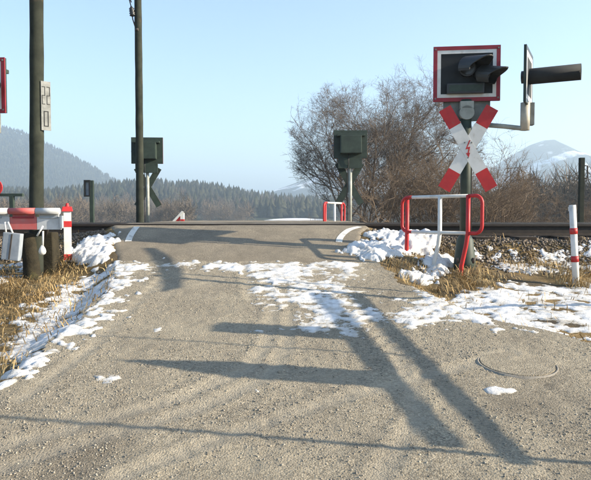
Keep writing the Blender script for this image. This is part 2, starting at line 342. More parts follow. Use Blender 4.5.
def marking(name, line, wd):
    P = [gpx(*p) for p in line]
    if len(P) > 2:
        Q = []
        for i in range(len(P) - 1):
            for k in range(6):
                t = k / 6; p0, p1, p2, p3 = P[max(i - 1, 0)], P[i], P[i + 1], P[min(i + 2, len(P) - 1)]
                Q.append(tuple(0.5 * ((2 * p1[a]) + (-p0[a] + p2[a]) * t + (2 * p0[a] - 5 * p1[a] + 4 * p2[a] - p3[a]) * t * t + (-p0[a] + 3 * p1[a] - 3 * p2[a] + p3[a]) * t ** 3) for a in (0, 1)))
        Q.append(P[-1]); P = Q
    V = []; Fc = []
    for i, p in enumerate(P):
        a = Vector(P[max(i - 1, 0)]); b = Vector(P[min(i + 1, len(P) - 1)]); d = (b - a).normalized(); n = Vector((-d.y, d.x))
        for k in range(5):
            q = Vector(p) + n * wd * (k / 4 - 0.5)
            V.append((q.x, q.y, float(asphalt_z(np.array(q.x), np.array(q.y))) + 0.006))
    for i in range(len(P) - 1):
        for k in range(4): Fc.append((i * 5 + k, i * 5 + k + 1, (i + 1) * 5 + k + 1, (i + 1) * 5 + k))
    o = link(name, npmesh(name, V, Fc), M['marking']); tag(o, kind='structure'); return o
marking('edge_marking', [(137, 228.2), (133, 233), (130, 238), (128, 243)], 0.085)
marking('edge_marking', [(360, 228), (350, 231), (344, 235), (340, 240), (339, 244)], 0.085)

# ------------------------------------------------------------------ railway track
track = empty('railway_track', (0, 9.72, 1.22)); tag(track, 'rusty railway track on dark sleepers running across the road', 'railway track')
def rail_mb(x0, x1):
    prof_ = [(-0.07, 0), (0.07, 0), (0.07, 0.012), (0.012, 0.035), (0.009, 0.125), (0.034, 0.137), (0.034, 0.168), (0.026, 0.172), (-0.026, 0.172), (-0.034, 0.168), (-0.034, 0.137), (-0.009, 0.125), (-0.012, 0.035), (-0.07, 0.012)]
    m = MB(); n = len(prof_)
    vs = [(x0, p[0], p[1]) for p in prof_] + [(x1, p[0], p[1]) for p in prof_]
    m.add(vs, [tuple(range(n)), tuple(reversed(range(n, 2 * n)))] + [(i, (i + 1) % n, (i + 1) % n + n, i + n) for i in range(n)])
    return m
RZ = 1.250
for yy in (9.0, 10.44):
    o = rail_mb(-60, 60).build('rail', M['rail'], track); o.location = (0, yy - 9.72, RZ - 1.22)
    hd = MB().box((0, 0, 0.1735), (120, 0.05, 0.003)).build('rail_head', M['rail_head'], o)
sl_me = None
for i in range(-34, 35):
    sx = i * 0.62 + 0.1
    if -2.7 < sx < 1.0: continue
    if sl_me is None:
        o = MB().box((0, 0, 0), (0.25, 2.5, 0.16)).build('sleeper', M['sleeper'], track, 0.012); sl_me = o.data
    else:
        o = bpy.data.objects.new('sleeper', sl_me); col.objects.link(o); o.parent = track
    o.location = (sx, 0, RZ - 1.22 - 0.079); o.rotation_euler = (0, 0, random.uniform(-.02, .02))

# ------------------------------------------------------------------ light signals with St Andrew's cross
def signal(loc, rz, label, group=None, side=False, k=1.0, mastmat='green', front=True):
    s = empty('crossing_signal', loc, rz); s.scale = (k, k, k); tag(s, label, 'crossing signal', group)
    MB().tube([(0, 0.0, 0.2), (0, 0, 2.0)], 0.062 if mastmat == 'green' else 0.043, 14).build('mast', M[mastmat], s)
    f = MB(); f.tube([(0, 0, -0.12), (0, 0, 0.05), (0, 0, 0.3), (0, 0, 0.36)], [0.14, 0.13, 0.1, 0.064], 16)
    f = f.build('foot', M['green'], s)
    for a in range(4):
        t = a * math.pi / 2 + 0.78
        MB().tube([(0.12 * math.cos(t), 0.12 * math.sin(t), 0.02), (0.14 * math.cos(t), 0.14 * math.sin(t), 0.08)], 0.02, 6).build('anchor_bolt', M['iron'], f)
    # warning board: dark middle, white inner and red outer border
    b = MB().box((0, 0.03, 2.316), (0.79, 0.03, 0.662)).build('board', M['green'], s, 0.006)
    def ring(w0, h0, w1, h1, y0, y1, nm, mt):
        m = MB()
        for c, d in (((0, 0, (h0 + h1) / 4), (w0, 0, (h0 - h1) / 2)), ((0, 0, -(h0 + h1) / 4), (w0, 0, (h0 - h1) / 2)), (((w0 + w1) / 4, 0, 0), ((w0 - w1) / 2, 0, h1)), ((-(w0 + w1) / 4, 0, 0), ((w0 - w1) / 2, 0, h1))):
            m.box((c[0], (y0 + y1) / 2, 2.316 + c[2]), (d[0], y1 - y0, d[2]))
        return m.build(nm, M[mt], b)
    ring(0.794, 0.666, 0.70, 0.572, -0.004, 0.0145, 'red_border', 'darkred')
    ring(0.70, 0.572, 0.615, 0.487, -0.001, 0.0145, 'white_border', 'white')
    MB().box((0, 0.0085, 2.316), (0.614, 0.008, 0.486)).build('dark_panel', M['black'], b)
    # upper lamp with its hood, side lamp hood, number box below
    def shade(nm, c, r, ln, yaw, tilt, thk=0.012, a0=-20, a1=200, par=None, mt='hood'):
        m = MB(); n = 18; vs = []; fs = []
        Rm = Matrix.Rotation(yaw, 3, 'Z') @ Matrix.Rotation(tilt, 3, 'X')
        for rr in (r, r - thk):
            for e in (0, 1):
                for i in range(n + 1):
                    a = R(a0 + (a1 - a0) * i / n); cut = ln * (1 if not e else 1.0)
                    yy = 0.02 if not e else -ln * (0.45 + 0.55 * max(0, math.sin(a)))
                    vs.append(Vector(c) + Rm @ Vector((rr * math.cos(a), yy, rr * math.sin(a))))
        q = n + 1
        for i in range(n):
            fs += [(i, i + 1, q + i + 1, q + i), (2 * q + i, 3 * q + i, 3 * q + i + 1, 2 * q + i + 1), (q + i, q + i + 1, 3 * q + i + 1, 3 * q + i), (i, 2 * q + i, 2 * q + i + 1, i + 1)]
        fs += [(0, q, 3 * q, 2 * q), (n, 2 * q + n, 3 * q + n, q + n)]
        m.add(vs, fs); return m.build(nm, M[mt], par or b)
    lamp = MB().tube([(0.0, 0.004, 2.375), (0.0, -0.05, 2.375)], 0.1, 20).build('lamp', M['hood'], b)
    MB().tube([(0.0, -0.051, 2.375), (0.0, -0.058, 2.375)], 0.082, 20).build('lens', M['glass'], lamp)
    shade('hood', (0.0, -0.03, 2.375), 0.14, 0.34, R(42), R(8), par=lamp)
    lamp2 = MB().tube([(0.16, 0.004, 2.30), (0.18, -0.1, 2.29)], 0.085, 18).build('lamp', M['hood'], b)
    shade('hood', (0.18, -0.06, 2.28), 0.115, 0.3, R(52), R(12), a0=-50, a1=230, par=lamp2)
    MB().tube([(0.183, -0.101, 2.29), (0.186, -0.108, 2.29)], 0.07, 18).build('lens', M['glass'], lamp2)
    MB().box((-0.02, -0.03, 2.13), (0.44, 0.07, 0.12)).build('number_box', M['hood'], b, 0.008)
    MB().box((-0.02, -0.067, 2.13), (0.39, 0.004, 0.075)).build('number_pane', M['green'], b)
    # gear behind and below the board
    MB().box((0, 0.15, 2.30), (0.5, 0.2, 0.42)).build('lamp_housing', M['green'], s, 0.02)
    MB().box((0, 0.13, 2.52), (0.66, 0.16, 0.05)).build('housing_lid', M['green'], s, 0.01)
    MB().box((0.01, 0.06, 1.87), (0.56, 0.04, 0.24)).build('back_plate', M['greymetal' if mastmat == 'green' else 'green'], s, 0.005)
    m = MB(); m.box((0, -0.02, 1.93), (0.16, 0.1, 0.09)); m.tube([(0, 0.02, 1.84), (0, -0.07, 1.84)], 0.088, 20)
    m.build('clamp', M['palemast'], s, 0.006)
    # cross
    cr = MB().tube([(0, -0.02, 1.40), (0, -0.105, 1.40)], 0.04, 12).build('cross_bracket', M['green'], s)
    c0 = Vector((0.01, -0.10, 1.40)); hl, hw = 0.56, 0.078
    for q, sg in enumerate((1, -1)):
        Rt = Matrix.Rotation(R(30) * sg, 4, 'Y'); T = Matrix.Translation(c0 + Vector((0, -0.0045 * q, 0)))
        MB().prism([(-hw, -hl + 0.25), (hw, -hl + 0.25), (hw, hl - 0.25), (-hw, hl - 0.25)], -0.002, 0.002, T @ Rt).build('cross_arm', M['white'], s)
        for e in (1, -1):
            z0, z1 = e * (hl - 0.25), e * hl
            MB().prism([(-hw, min(z0, z1)), (hw, min(z0, z1)), (hw, max(z0, z1)), (-hw, max(z0, z1))], -0.002, 0.002, T @ Rt).build('cross_tip', M['red'], s)
        MB().prism([(-hw, -hl), (hw, -hl), (hw, hl), (-hw, hl)], 0.0022 , 0.0042, T @ Rt).build('cross_back', M['green'], s)
    zig = [(0.012, 0.10), (-0.03, -0.01), (0.004, -0.004), (-0.006, -0.055), (-0.026, -0.055), (0.008, -0.11), (0.024, -0.05), (0.010, -0.052), (0.024, 0.022), (-0.008, 0.014), (0.026, 0.096)]
    MB().prism([(p[0], p[1]) for p in zig], -0.0015, 0.0015, Matrix.Translation(c0 + Vector((0, -0.009, 0)))).build('lightning_emblem', M['red'], s)
    MB().tube([(0.07, 0.02, 0.3), (0.072, 0.02, 1.0), (0.07, 0.03, 1.6), (0.05, 0.1, 1.85), (0.05, 0.12, 2.1)], 0.011, 6).build('cable', M['wirem'], s)
    for bx_, bz_ in ((-0.372, 2.02), (0.372, 2.02), (-0.372, 2.615), (0.372, 2.615)): MB().tube([(bx_, -0.003, bz_), (bx_, -0.012, bz_)], 0.011, 6).build('bolt', M['greymetal'], b)
    for bx_, bz_ in ((-0.03, 1.47), (0.05, 1.47), (0.01, 1.29)): MB().tube([(bx_, -0.10, bz_), (bx_, -0.117, bz_)], 0.009, 6).build('bolt', M['greymetal'], cr)
    if side:
        MB().tube([(0.2, 0.03, 1.70), (0.45, 0.02, 1.675), (0.69, 0.0, 1.64), (0.72, 0.0, 1.645)], 0.03, 10).build('side_arm', M['palemast'], s)
        MB().tube([(0.69, 0, 1.62), (0.69, 0, 1.95)], 0.055, 16).build('side_post', M['cream'], s)
        MB().box((0.765, 0.05, 1.82), (0.075, 0.1, 0.27)).build('junction_box', M['greymetal'], s, 0.008)
        MB().tube([(0.70, -0.02, 1.94), (0.70, -0.02, 2.2)], 0.012, 8).build('support_rod', M['palemast'], s)
        sb = empty('side_lamp', (0.745, 0.05, 2.25), 0); sb.parent = s; sb.rotation_euler = (0, 0, R(70))
        MB().box((0, 0.015, 0), (0.66, 0.024, 0.66)).build('side_board', M['green'], sb, 0.004)
        m = MB()
        for c, d in (((0, 0, 0.305), (0.66, 0, 0.05)), ((0, 0, -0.305), (0.66, 0, 0.05)), ((0.305, 0, 0), (0.05, 0, 0.56)), ((-0.305, 0, 0), (0.05, 0, 0.56))):
            m.box((c[0], -0.001, c[2]), (d[0], 0.006, d[2]))
        m.build('side_border', M['hood'], sb)
        m = MB()
        for c, d in (((0, 0, 0.25), (0.56, 0, 0.06)), ((0, 0, -0.25), (0.56, 0, 0.06)), ((0.25, 0, 0), (0.06, 0, 0.44)), ((-0.25, 0, 0), (0.06, 0, 0.44))):
            m.box((c[0], 0.0, c[2]), (d[0], 0.005, d[2]))
        m.build('side_white_border', M['white'], sb)
        MB().box((0, 0.0015, 0), (0.44, 0.006, 0.44)).build('side_dark_panel', M['black'], sb)
        MB().tube([(0, 0.03, 0.02), (0, 0.09, 0.02)], 0.075, 14).build('lamp_back', M['hood'], sb)
        m = MB(); n = 20; vs = []; fs = []
        for rr in (0.095, 0.085):
            for yy, ext in ((0.0, 1), (-0.57, 1)):
                for i in range(n): a = 2 * math.pi * i / n; vs.append((rr * math.cos(a), yy, 0.02 + rr * math.sin(a)))
        for i in range(n):
            j = (i + 1) % n
            fs += [(i, j, n + j, n + i), (2 * n + i, 3 * n + i, 3 * n + j, 2 * n + j), (n + i, n + j, 3 * n + j, 3 * n + i)]
        m.add(vs, fs, True); m.build('side_hood', M['black'], sb)
        MB().tube([(0, -0.004, 0.02), (0, -0.012, 0.02)], 0.084, 16).build('side_lens', M['glass'], sb)
    return s
Ds = 7.6
signal((X(465, Ds), Ds, Z(264, Ds)), R(-7), 'nearest crossing signal, with extra side lamp on an arm, behind the tube rail', 'light signals with crosses', True)
signal((X(-23, 7.6), 7.6, Z(276, 7.6)), R(-6), 'crossing signal at the left picture edge, only its red-bordered board edge showing', 'light signals with crosses')
signal((X(350, 14.3), 14.3, Z(131, 14.3) - 2.647 * 0.97), R(180), 'dark green back of crossing signal standing in front of the bare tree', 'light signals with crosses', False, 0.97, 'palemast')
signal((X(148, 15.0), 15.0, Z(138, 15.0) - 2.647 * 0.95), R(184), 'dark green back of crossing signal half hidden by a tall pole beyond the rails', 'light signals with crosses', False, 0.95, 'palemast')

# ------------------------------------------------------------------ red and white tube rails
def tube_rail(loc, rz, length, label, buried=0.25):
    t = empty('tube_rail', loc, rz); tag(t, label, 'barrier rail', 'red and white tube rails')
    r = 0.021; L = length; h0, h1 = 0.40, 0.84; c = 0.09
    def arc(cx, cz, a0, a1): return [(cx + c * math.cos(R(a0 + (a1 - a0) * i / 6)), 0, cz + c * math.sin(R(a0 + (a1 - a0) * i / 6))) for i in range(7)]
    xa, xb = -L * 0.43, L * 0.34
    MB().tube([(xa + 0.08, 0, h1)] + arc(-L / 2 + c, h1 - c, 90, 180) + arc(-L / 2 + c, h0 + c, 180, 270) + [(xa + 0.08, 0, h0)], r, 10).build('end_bow', M['red'], t)
    MB().tube([(xb, 0, h1)] + arc(L / 2 - c, h1 - c, 90, 0) + arc(L / 2 - c, h0 + c, 0, -90) + [(xb, 0, h0)], r, 10).build('end_bow', M['red'], t)
    MB().tube([(xa + 0.08, 0, h1), (xb, 0, h1)], r * 0.995, 10).build('top_tube', M['white'], t)
    MB().tube([(xa + 0.08, 0, h0), (xb, 0, h0)], r * 0.995, 10).build('bottom_tube', M['white'], t)
    MB().tube([(xa, 0.0, h1 - 0.03), (xa, 0, h0), (xa - 0.015, 0, -buried)], r * 1.25, 10).build('post', M['red'], t)
    MB().tube([(0.0, 0.0, h1 + .01), (0.0, 0, h0), (-0.02, 0, 0.25), (-0.08, 0, 0.02), (-0.1, 0, -buried)], r * 1.25, 10).build('post', M['white'], t)
    MB().tube([(xb, 0.0, h1 + .01), (xb, 0, h0), (xb - 0.025, 0, 0.25), (xb - 0.085, 0, 0), (xb - 0.1, 0, -buried)], r * 1.25, 10).build('post', M['red'], t)
    return t
pa = (X(402, 8.0), 8.0); pb = (X(482, 7.15), 7.15)
ln_ = math.hypot(pb[0] - pa[0], pb[1] - pa[1])
tr = tube_rail(((pa[0] + pb[0]) / 2, (pa[1] + pb[1]) / 2, Z(196.5, 7.55) - 0.84), math.atan2(pb[1] - pa[1], pb[0] - pa[0]), ln_, 'red and white tube rail in the snow in front of the nearest signal mast')
tube_rail((X(334.5, 13.6), 13.6, Z(203, 13.6) - 0.84), R(62), 1.1, 'small red and white tube rail beyond the tracks, left of the far signal')

# ------------------------------------------------------------------ marker posts
def marker_post(D, top, bot, wpx, bands, label, cap=False, square=True):
    b = Vector((X(bot[0], D), D, Z(bot[1], D))); t = Vector((X(top[0], D), D, Z(top[1], D)))
    o = empty('marker_post', b); tag(o, label, 'marker post', 'red and white marker posts')
    d = t - b; H = d.length; wd = wpx / F * D
    q = d.to_track_quat('Z', 'Y').to_matrix()
    if square: q = q @ Matrix.Rotation(R(20), 3, 'Z')
    def seg(z0, z1, ww, nm, mt):
        m = MB(); zc = (z0 + z1) / 2
        if square: m.box(q @ Vector((0, 0, zc)), (ww, ww, z1 - z0), q)
        else: m.tube([q @ Vector((0, 0, z0)), q @ Vector((0, 0, z1))], ww / 2, 16)
        return m.build(nm, M[mt], o, 0.006 if square else 0)
    seg(-0.3, H, wd, 'shaft', 'white')
    for (a, c) in bands:
        seg(H * (bot[1] - c) / (bot[1] - top[1]), H * (bot[1] - a) / (bot[1] - top[1]), wd + 0.008, 'red_band', 'red')
    if cap:
        m = MB(); m.box(q @ Vector((0, 0, H + 0.012)), (wd * 1.5, wd * 1.5, 0.06), q, 0.8); m.tube([q @ Vector((0, 0, H + 0.03)), q @ Vector((0, 0, H + 0.085))], [0.03, 0.018], 8)
        m.build('cap', M['red'], o, 0.006)
    else:
        m = MB(); m.box(q @ Vector((-0.035, 0, H - 0.045)), (0.05, 0.05, 0.05), q); m.build('reflector_peg', M['white'], o, 0.006)
    return o
marker_post(7.75, (67.5, 210), (67.5, 268), 7.2, [(221, 227), (254, 260)], 'square white marker post with red bands and red cap at the boom end', True)
marker_post(7.0, (572, 205), (577, 283), 6.6, [(228, 234), (256, 262)], 'slightly leaning white post with two red bands standing alone in snowy grass at right', False, False)

# ------------------------------------------------------------------ half barrier at the left
D = 6.9; hb = empty('half_barrier', (X(48, 7.5), 7.5, g1(X(48, 7.5), 7.5))); tag(hb, 'white and red half barrier boom, lowered, with hanging grey weight and rusty drive', 'barrier')
o0 = hb.location.copy()
def L_(p): return Vector(p) - o0
for (p0, p1, mt, nm) in ((-70, 9.6, 'boomwhite', 'boom_section'), (10, 36.6, 'fadedred', 'red_boom_section'), (37, 60.5, 'boomwhite', 'boom_section')):
    m = MB(); x0, x1 = X(p0, D), X(p1, D); zt = Z(207.5, D); h = 0.2655; 
    sl_ = -0.02
    m.tube([L_((x0, D - .02, zt - 0.04)), L_((x1, D - .02, zt - 0.04))], 0.036, 12)
    m.box(L_(((x0 + x1) / 2, D + 0.02, zt - 0.05 - 0.125)), (x1 - x0, 0.035, 0.14))
    m.box(L_(((x0 + x1) / 2, D + 0.022, zt - 0.08)), (x1 - x0 - 0.05, 0.02, 0.08))
    m.build(nm, M[mt], hb)
    MB().box(L_(((x0 + x1) / 2, D - 0.001, zt - 0.11)), ((x1 - x0) * 0.8, 0.012, 0.018)).build('reflective_strip', M['darkred' if 'red' in nm else 'bluegrey'], hb)
MB().box(L_((X(61.6, D), D, Z(222, D))), (0.03, 0.05, 0.14)).build('boom_end_plate', M['bluegrey'], hb, 0.005)
m = MB(); c = L_((X(12, 6.8), 6.8, Z(246.5, 6.8))); m.box(c, (0.19, 0.09, 0.30), Matrix.Rotation(R(6), 3, 'Y')); m.build('counterweight', M['bluegrey'], hb, 0.01)
MB().box(c + Vector((0.0, -0.047, 0)), (0.016, 0.006, 0.28), Matrix.Rotation(R(8), 3, 'Y')).build('weight_seam', M['iron'], hb)
for pa_, pb_ in (((8, 222), (13, 234)), ((5, 222), (6, 233)), ((43, 226), (37, 236)), ((43, 231), (42.5, 246))):
    MB().tube([L_((X(pa_[0], 6.82), 6.82, Z(pa_[1], 6.82))), L_((X(pb_[0], 6.82), 6.82, Z(pb_[1], 6.82)))], 0.011, 6).build('strap', M['white'], hb)
m = MB(); c = L_((X(42, 6.82), 6.82, Z(250.5, 6.82))); m.tube([c + Vector((0, 0, z)) for z in (0.06, 0.045, 0.02, -0.01, -0.035, -0.05)], [0.008, 0.018, 0.032, 0.04, 0.033, 0.012], 14); m.build('hanging_insulator', M['white'], hb)
hz = L_((X(48, 7.5), 7.5, 0)).x
gz = o0.z
m = MB(); m.box((0, 0.05, 0.2), (0.19, 0.26, 0.58), None, 0.75); m.build('drive_housing', M['stump'], hb, 0.03, 3)
m = MB(); m.tube([(0, 0, 0.53), (0, 0, 0.60), (0, 0, 0.645), (0, 0, 0.665)], [0.09, 0.09, 0.075, 0.03], 16); m.build('drive_cap', M['rail'], hb)
MB().tube([(0, -0.12, 0.46), L_((X(48, D), D + 0.03, Z(219, D)))], 0.035, 10).build('boom_bracket', M['iron'], hb)

# ------------------------------------------------------------------ poles
def pole_mesh(base, top, r0, r1, nm, par, mt, n=18, bend=0.02, seg=24):
    pts = []; rs = []
    for i in range(seg + 1):
        t = i / seg; p = Vector(base).lerp(Vector(top), t) + Vector((bend * math.sin(t * 3.1), bend * 0.6 * math.sin(t * 5), 0)); pts.append(p); rs.append((r0 + (r1 - r0) * t) * (1 + 0.03 * math.sin(i * 2.3)))
    return MB().tube(pts, rs, n).build(nm, M[mt], par)
Dp = 7.25; pz = g1(X(33, Dp), Dp)
pole = empty('utility_pole', (X(33, Dp), Dp, pz)); tag(pole, 'thick dark timber utility pole with number plate, behind the barrier boom', 'pole', 'tall poles by the crossing')
pole_mesh((0.0, 0.05, -0.2), (0.0 + X(37, Dp) - X(33, Dp) + 0.02, 0.1, 7.2), 0.081, 0.072, 'shaft', pole, 'timber')
m = MB()
pts = [(-0.01, -0.03, -0.3), (-0.005, -0.03, 0.0), (-0.02, -0.02, 0.18), (-0.05, 0, 0.38), (-0.06, 0.01, 0.50), (-0.055, 0.01, 0.53)]
m.tube(pts, [0.115, 0.10, 0.092, 0.095, 0.09, 0.05], 14); st = m.build('footing_stub', M['stump'], pole)
# number plates either side of the shaft
pt = Vector((X(45, Dp) - X(33, Dp) + .01, 0.06, Z(106, Dp) - pz)); Rp = Matrix.Rotation(R(40), 4, 'Z')
pl = MB().prism([(-0.055, -0.285), (0.055, -0.285), (0.055, 0.285), (-0.055, 0.285)], -0.004, 0.004, Matrix.Translation(pt) @ Rp).build('number_plate', M['plate'], pole)
SEG = {'2': 'abged', '0': 'abcdef', '4': 'fgbc'}
def digit(ch, cx, cz, wd, ht):
    s = MB(); hw, hh = wd / 2, ht / 2; t = wd * 0.22
    B = {'a': (0, hh, wd, t), 'd': (0, -hh, wd, t), 'g': (0, 0, wd, t), 'b': (hw, hh / 2, t, hh), 'c': (hw, -hh / 2, t, hh), 'e': (-hw, -hh / 2, t, hh), 'f': (-hw, hh / 2, t, hh)}
    for k in SEG[ch]:
        x, z, a, b_ = B[k]; a = a + (t if k in 'adg' else 0)
        s.prism([(cx + x - a / 2, cz + z - b_ / 2), (cx + x + a / 2, cz + z - b_ / 2), (cx + x + a / 2, cz + z + b_ / 2), (cx + x - a / 2, cz + z + b_ / 2)], -0.0065 - 0.0002 * (k in 'bcef'), -0.0045, Matrix.Translation(pt) @ Rp)
    s.build('plate_digit', M['black'], pl)
digit('2', -0.027, 0.12, 0.03, 0.2); digit('2', 0.027, 0.12, 0.03, 0.2); digit('0', 0.0, -0.15, 0.045, 0.17)
MB().box((X(30.5, Dp) - X(33, Dp), 0.14, Z(103, Dp) - pz), (0.02, 0.2, 0.56), Matrix.Rotation(R(24), 3, 'Z')).build('blue_plate', M['blue'], pole, 0.003)

D2 = 14.0; tz = Z(226, D2) - 0.03
p2 = empty('utility_pole', (X(140, D2), D2, tz)); tag(p2, 'slim tall dark pole with insulator, standing beyond the rails before the far signal', 'pole', 'tall poles by the crossing')
pole_mesh((0, 0, -0.2), (0.0, 0, 6.6), 0.088, 0.078, 'shaft', p2, 'timber', 16, 0.008)
iz = Z(14, D2) - tz
m = MB(); m.tube([(-0.02, -0.03, iz - 0.46), (-0.10, -0.05, iz - 0.2), (-0.12, -0.05, iz - 0.08)], 0.014, 8); m.build('insulator_hook', M['iron'], p2)
m = MB(); m.tube([(-0.12 - 0.02 * z, -0.05, iz + z * 0.12) for z in (-1.1, -.9, -.7, -.5, -.3, -.1, .1, .3, .5, .7)], [0.03, 0.07, 0.05, 0.07, 0.045, 0.065, 0.045, 0.06, 0.035, 0.02], 14); m.build('insulator', M['hood'], p2)
MB().tube([(-0.03, -0.08, iz - 0.43), (0.03, -0.09, iz - 0.43)], 0.03, 8).build('bolt', M['iron'], p2)
for q in range(2):
    a = Vector((X(140, D2) - 0.13, D2 - 0.05, Z(6 + 5 * q, D2))); b = Vector((X(37, Dp) + (0.12 if q else -0.3), Dp + 0.1, 8.0 - 0.02 * q))
    pts = [a.lerp(b, i / 16) - Vector((0, 0, 0.25 * math.sin(math.pi * i / 16) * 0.4)) for i in range(17)]
    o = MB().tube([p - a for p in pts], 0.013, 6).build('overhead_wire', M['wirem']); o.location = a
    tag(o, ['upper', 'lower'][q] + ' of the two dark wires rising to the top left from the slim pole', 'wire', 'overhead wires')
pole_top = pole_mesh((0.11, 0.1, 7.0), (0.12, 0.1, 8.4), 0.072, 0.07, 'upper_shaft', pole, 'timber', 18, 0.0, 3)

# far pole at the right edge
D3 = 15.0; b = (X(580.5, D3), D3, g1(X(580.5, D3), D3)); p3 = empty('signal_post', b); tag(p3, 'dark square post with bracket at the right edge behind the rails', 'post')
MB().box((0, 0, (Z(158, D3) - b[2]) / 2 - 0.1), (0.11, 0.11, Z(158, D3) - b[2] + 0.2)).build('shaft', M['timber'], p3, 0.01)
MB().tube([(0.05, 0, Z(166, D3) - b[2]), (0.14, 0, Z(166, D3) - b[2]), (0.15, 0, Z(178, D3) - b[2]), (0.06, 0, Z(179, D3) - b[2])], 0.02, 8).build('bracket', M['iron'], p3)
# small post with a frame on the left
D4 = 14.0; b = (X(92.3, D4), D4, Z(226, D4) - 0.05); p4 = empty('track_sign', b); tag(p4, 'small dark trackside post with framed plate on top, left of the slim pole', 'post')
MB().box((0, 0, (Z(180.5, D4) - b[2]) / 2 - 0.1), (0.085, 0.085, Z(180.5, D4) - b[2] + 0.2)).build('shaft', M['green'], p4, 0.008)
m = MB(); cz = Z(188.5, D4) - b[2]; cxx = X(88.2, D4) - b[0]
for c, d in (((0, 0.17), (0.14, 0.035)), ((0, -0.17), (0.14, 0.035)), ((0.055, 0), (0.03, 0.31)), ((-0.055, 0), (0.03, 0.31))): m.box((cxx + c[0], -0.03, cz + c[1]), (d[0], 0.05, d[1]))
fr = m.build('plate_frame', M['black'], p4); MB().box((cxx, 0.0, cz), (0.085, 0.012, 0.31)).build('pane', M['bluegrey'], fr)
# T post with red disc
D5 = 10.9; b = (X(12.5, D5), D5, 1.15); p5 = empty('disc_signal', b); tag(p5, 'dark T-shaped stand with a red disc at the left edge above the boom', 'signal')
MB().box((0, 0, (Z(196, D5) - 1.15) / 2), (0.07, 0.07, Z(196, D5) - 1.15)).build('stem', M['green'], p5, 0.006)
MB().box((X(6, D5) - b[0], 0, Z(195, D5) - 1.15), (0.62, 0.06, 0.05)).build('crossbar', M['green'], p5, 0.006)
d_ = MB().tube([(X(-4, D5) - b[0], -0.06, Z(187.5, D5) - 1.15), (X(-4, D5) - b[0], -0.035, Z(187.5, D5) - 1.15)], 0.15, 24).build('red_disc', M['red'], p5)
MB().tube([(X(-4, D5) - b[0], -0.02, Z(195, D5) - 1.15), (X(-4, D5) - b[0], -0.02, Z(187, D5) - 1.15)], 0.015, 8).build('disc_stalk', M['iron'], p5)
# little barricade beyond the rails
D6 = 13.2; b = (X(177, D6), D6, Z(226.5, D6) - 0.02); p6 = empty('barricade', b); tag(p6, 'small white and red barricade with a slanted board beyond the crossing', 'barricade')
def lx(px): return X(px, D6) - b[0]
def lz(py): return Z(py, D6) - b[2]
MB().prism([(lx(168), lz(226)), (lx(170.5), lz(226)), (lx(184), lz(212)), (lx(182), lz(211))], -0.03, 0.01).build('slanted_rail', M['white'], p6)
MB().prism([(lx(173.5), lz(224)), (lx(179), lz(224)), (lx(180.5), lz(217)), (lx(180), lz(216.5))], -0.005, 0.012).build('red_panel', M['red'], p6)
MB().prism([(lx(171), lz(226)), (lx(175), lz(226)), (lx(175), lz(223)), (lx(172.5), lz(223))], -0.004, 0.013).build('white_panel', M['white'], p6)
for (a, c, mt) in ((213, 219.2, 'white'), (219.2, 221.6, 'red'), (221.6, 226, 'white')):
    MB().box((lx(182.3), 0.02, (lz(a) + lz(c)) / 2), (0.075, 0.075, lz(a) - lz(c))).build('post_section', M[mt], p6)

# manhole in the gravel
mc = gpx(519, 366); mh = empty('manhole', (mc[0], mc[1], float(road_z(np.array(mc[0]), np.array(mc[1]))))); tag(mh, 'round manhole cover sunk in the gravel, lower right', 'manhole cover'); mh.location.z -= 0.004; mh.rotation_euler = (0.095, 0.01, 0)
n = 40; rr = [(0.247, -0.012), (0.249, 0.003), (0.258, 0.004), (0.275, -0.02)]
vs = [(r_ * math.cos(2 * math.pi * i / n), r_ * math.sin(2 * math.pi * i / n), z_) for r_, z_ in rr for i in range(n)]
fs = [(k * n + i, k * n + (i + 1) % n, (k + 1) * n + (i + 1) % n, (k + 1) * n + i) for k in range(3) for i in range(n)]
MB().add(vs, fs, True).build('rim', M['concrete'], mh)
MB().tube([(0, 0, -0.05), (0, 0, 0.006)], 0.24, 40).build('lid', M['gravel'], mh)

# ------------------------------------------------------------------ made-up fence-like caster out of view on the right, added for the road shadows
FX = 3.5
def caster(px, py):
    g = gpx(px, py); s = (FX - g[0]) / SD.x
    return g[1] + s * SD.y, g1(*g) + s * SD.z
fc = empty('shadow_caster', (FX, 4.0, g1(FX, 4.0))); tag(fc, 'made-up fence-like timber shadow caster, out of view beyond the right picture edge', 'shadow caster')
o1 = fc.location.copy()
def caster_rail(a0, a1, b0, b1, nm):
    (ya0, za0), (ya1, za1), (yb0, zb0), (yb1, zb1) = caster(*a0), caster(*a1), caster(*b0), caster(*b1)
    ya, za, yb, zb = (ya0 + ya1) / 2, (za0 + za1) / 2, (yb0 + yb1) / 2, (zb0 + zb1) / 2
    ha, hb_ = abs(za0 - za1) * 0.46, abs(zb0 - zb1) * 0.40
    ya += 0.3; za += 0.3 * (za - zb) / (ya - yb); yb -= 0.12
    V = [Vector((sx * 0.02, y_, z_)) - Vector((0, o1.y, o1.z)) for sx in (-1, 1) for (y_, z_) in ((ya, za - ha), (ya, za + ha), (yb, zb + hb_), (yb, zb - hb_))]
    return MB().add(V, [(0, 1, 2, 3), (7, 6, 5, 4), (0, 4, 5, 1), (1, 5, 6, 2), (2, 6, 7, 3), (3, 7, 4, 0)]).build(nm, M['plank'], fc)
caster_rail((312, 303), (336, 303), (428, 440), (468, 440), 'caster_board')  # invented boards, sized to throw the two diagonal shadow streaks
caster_rail((352, 303), (369, 303), (506, 454), (536, 459), 'caster_board')
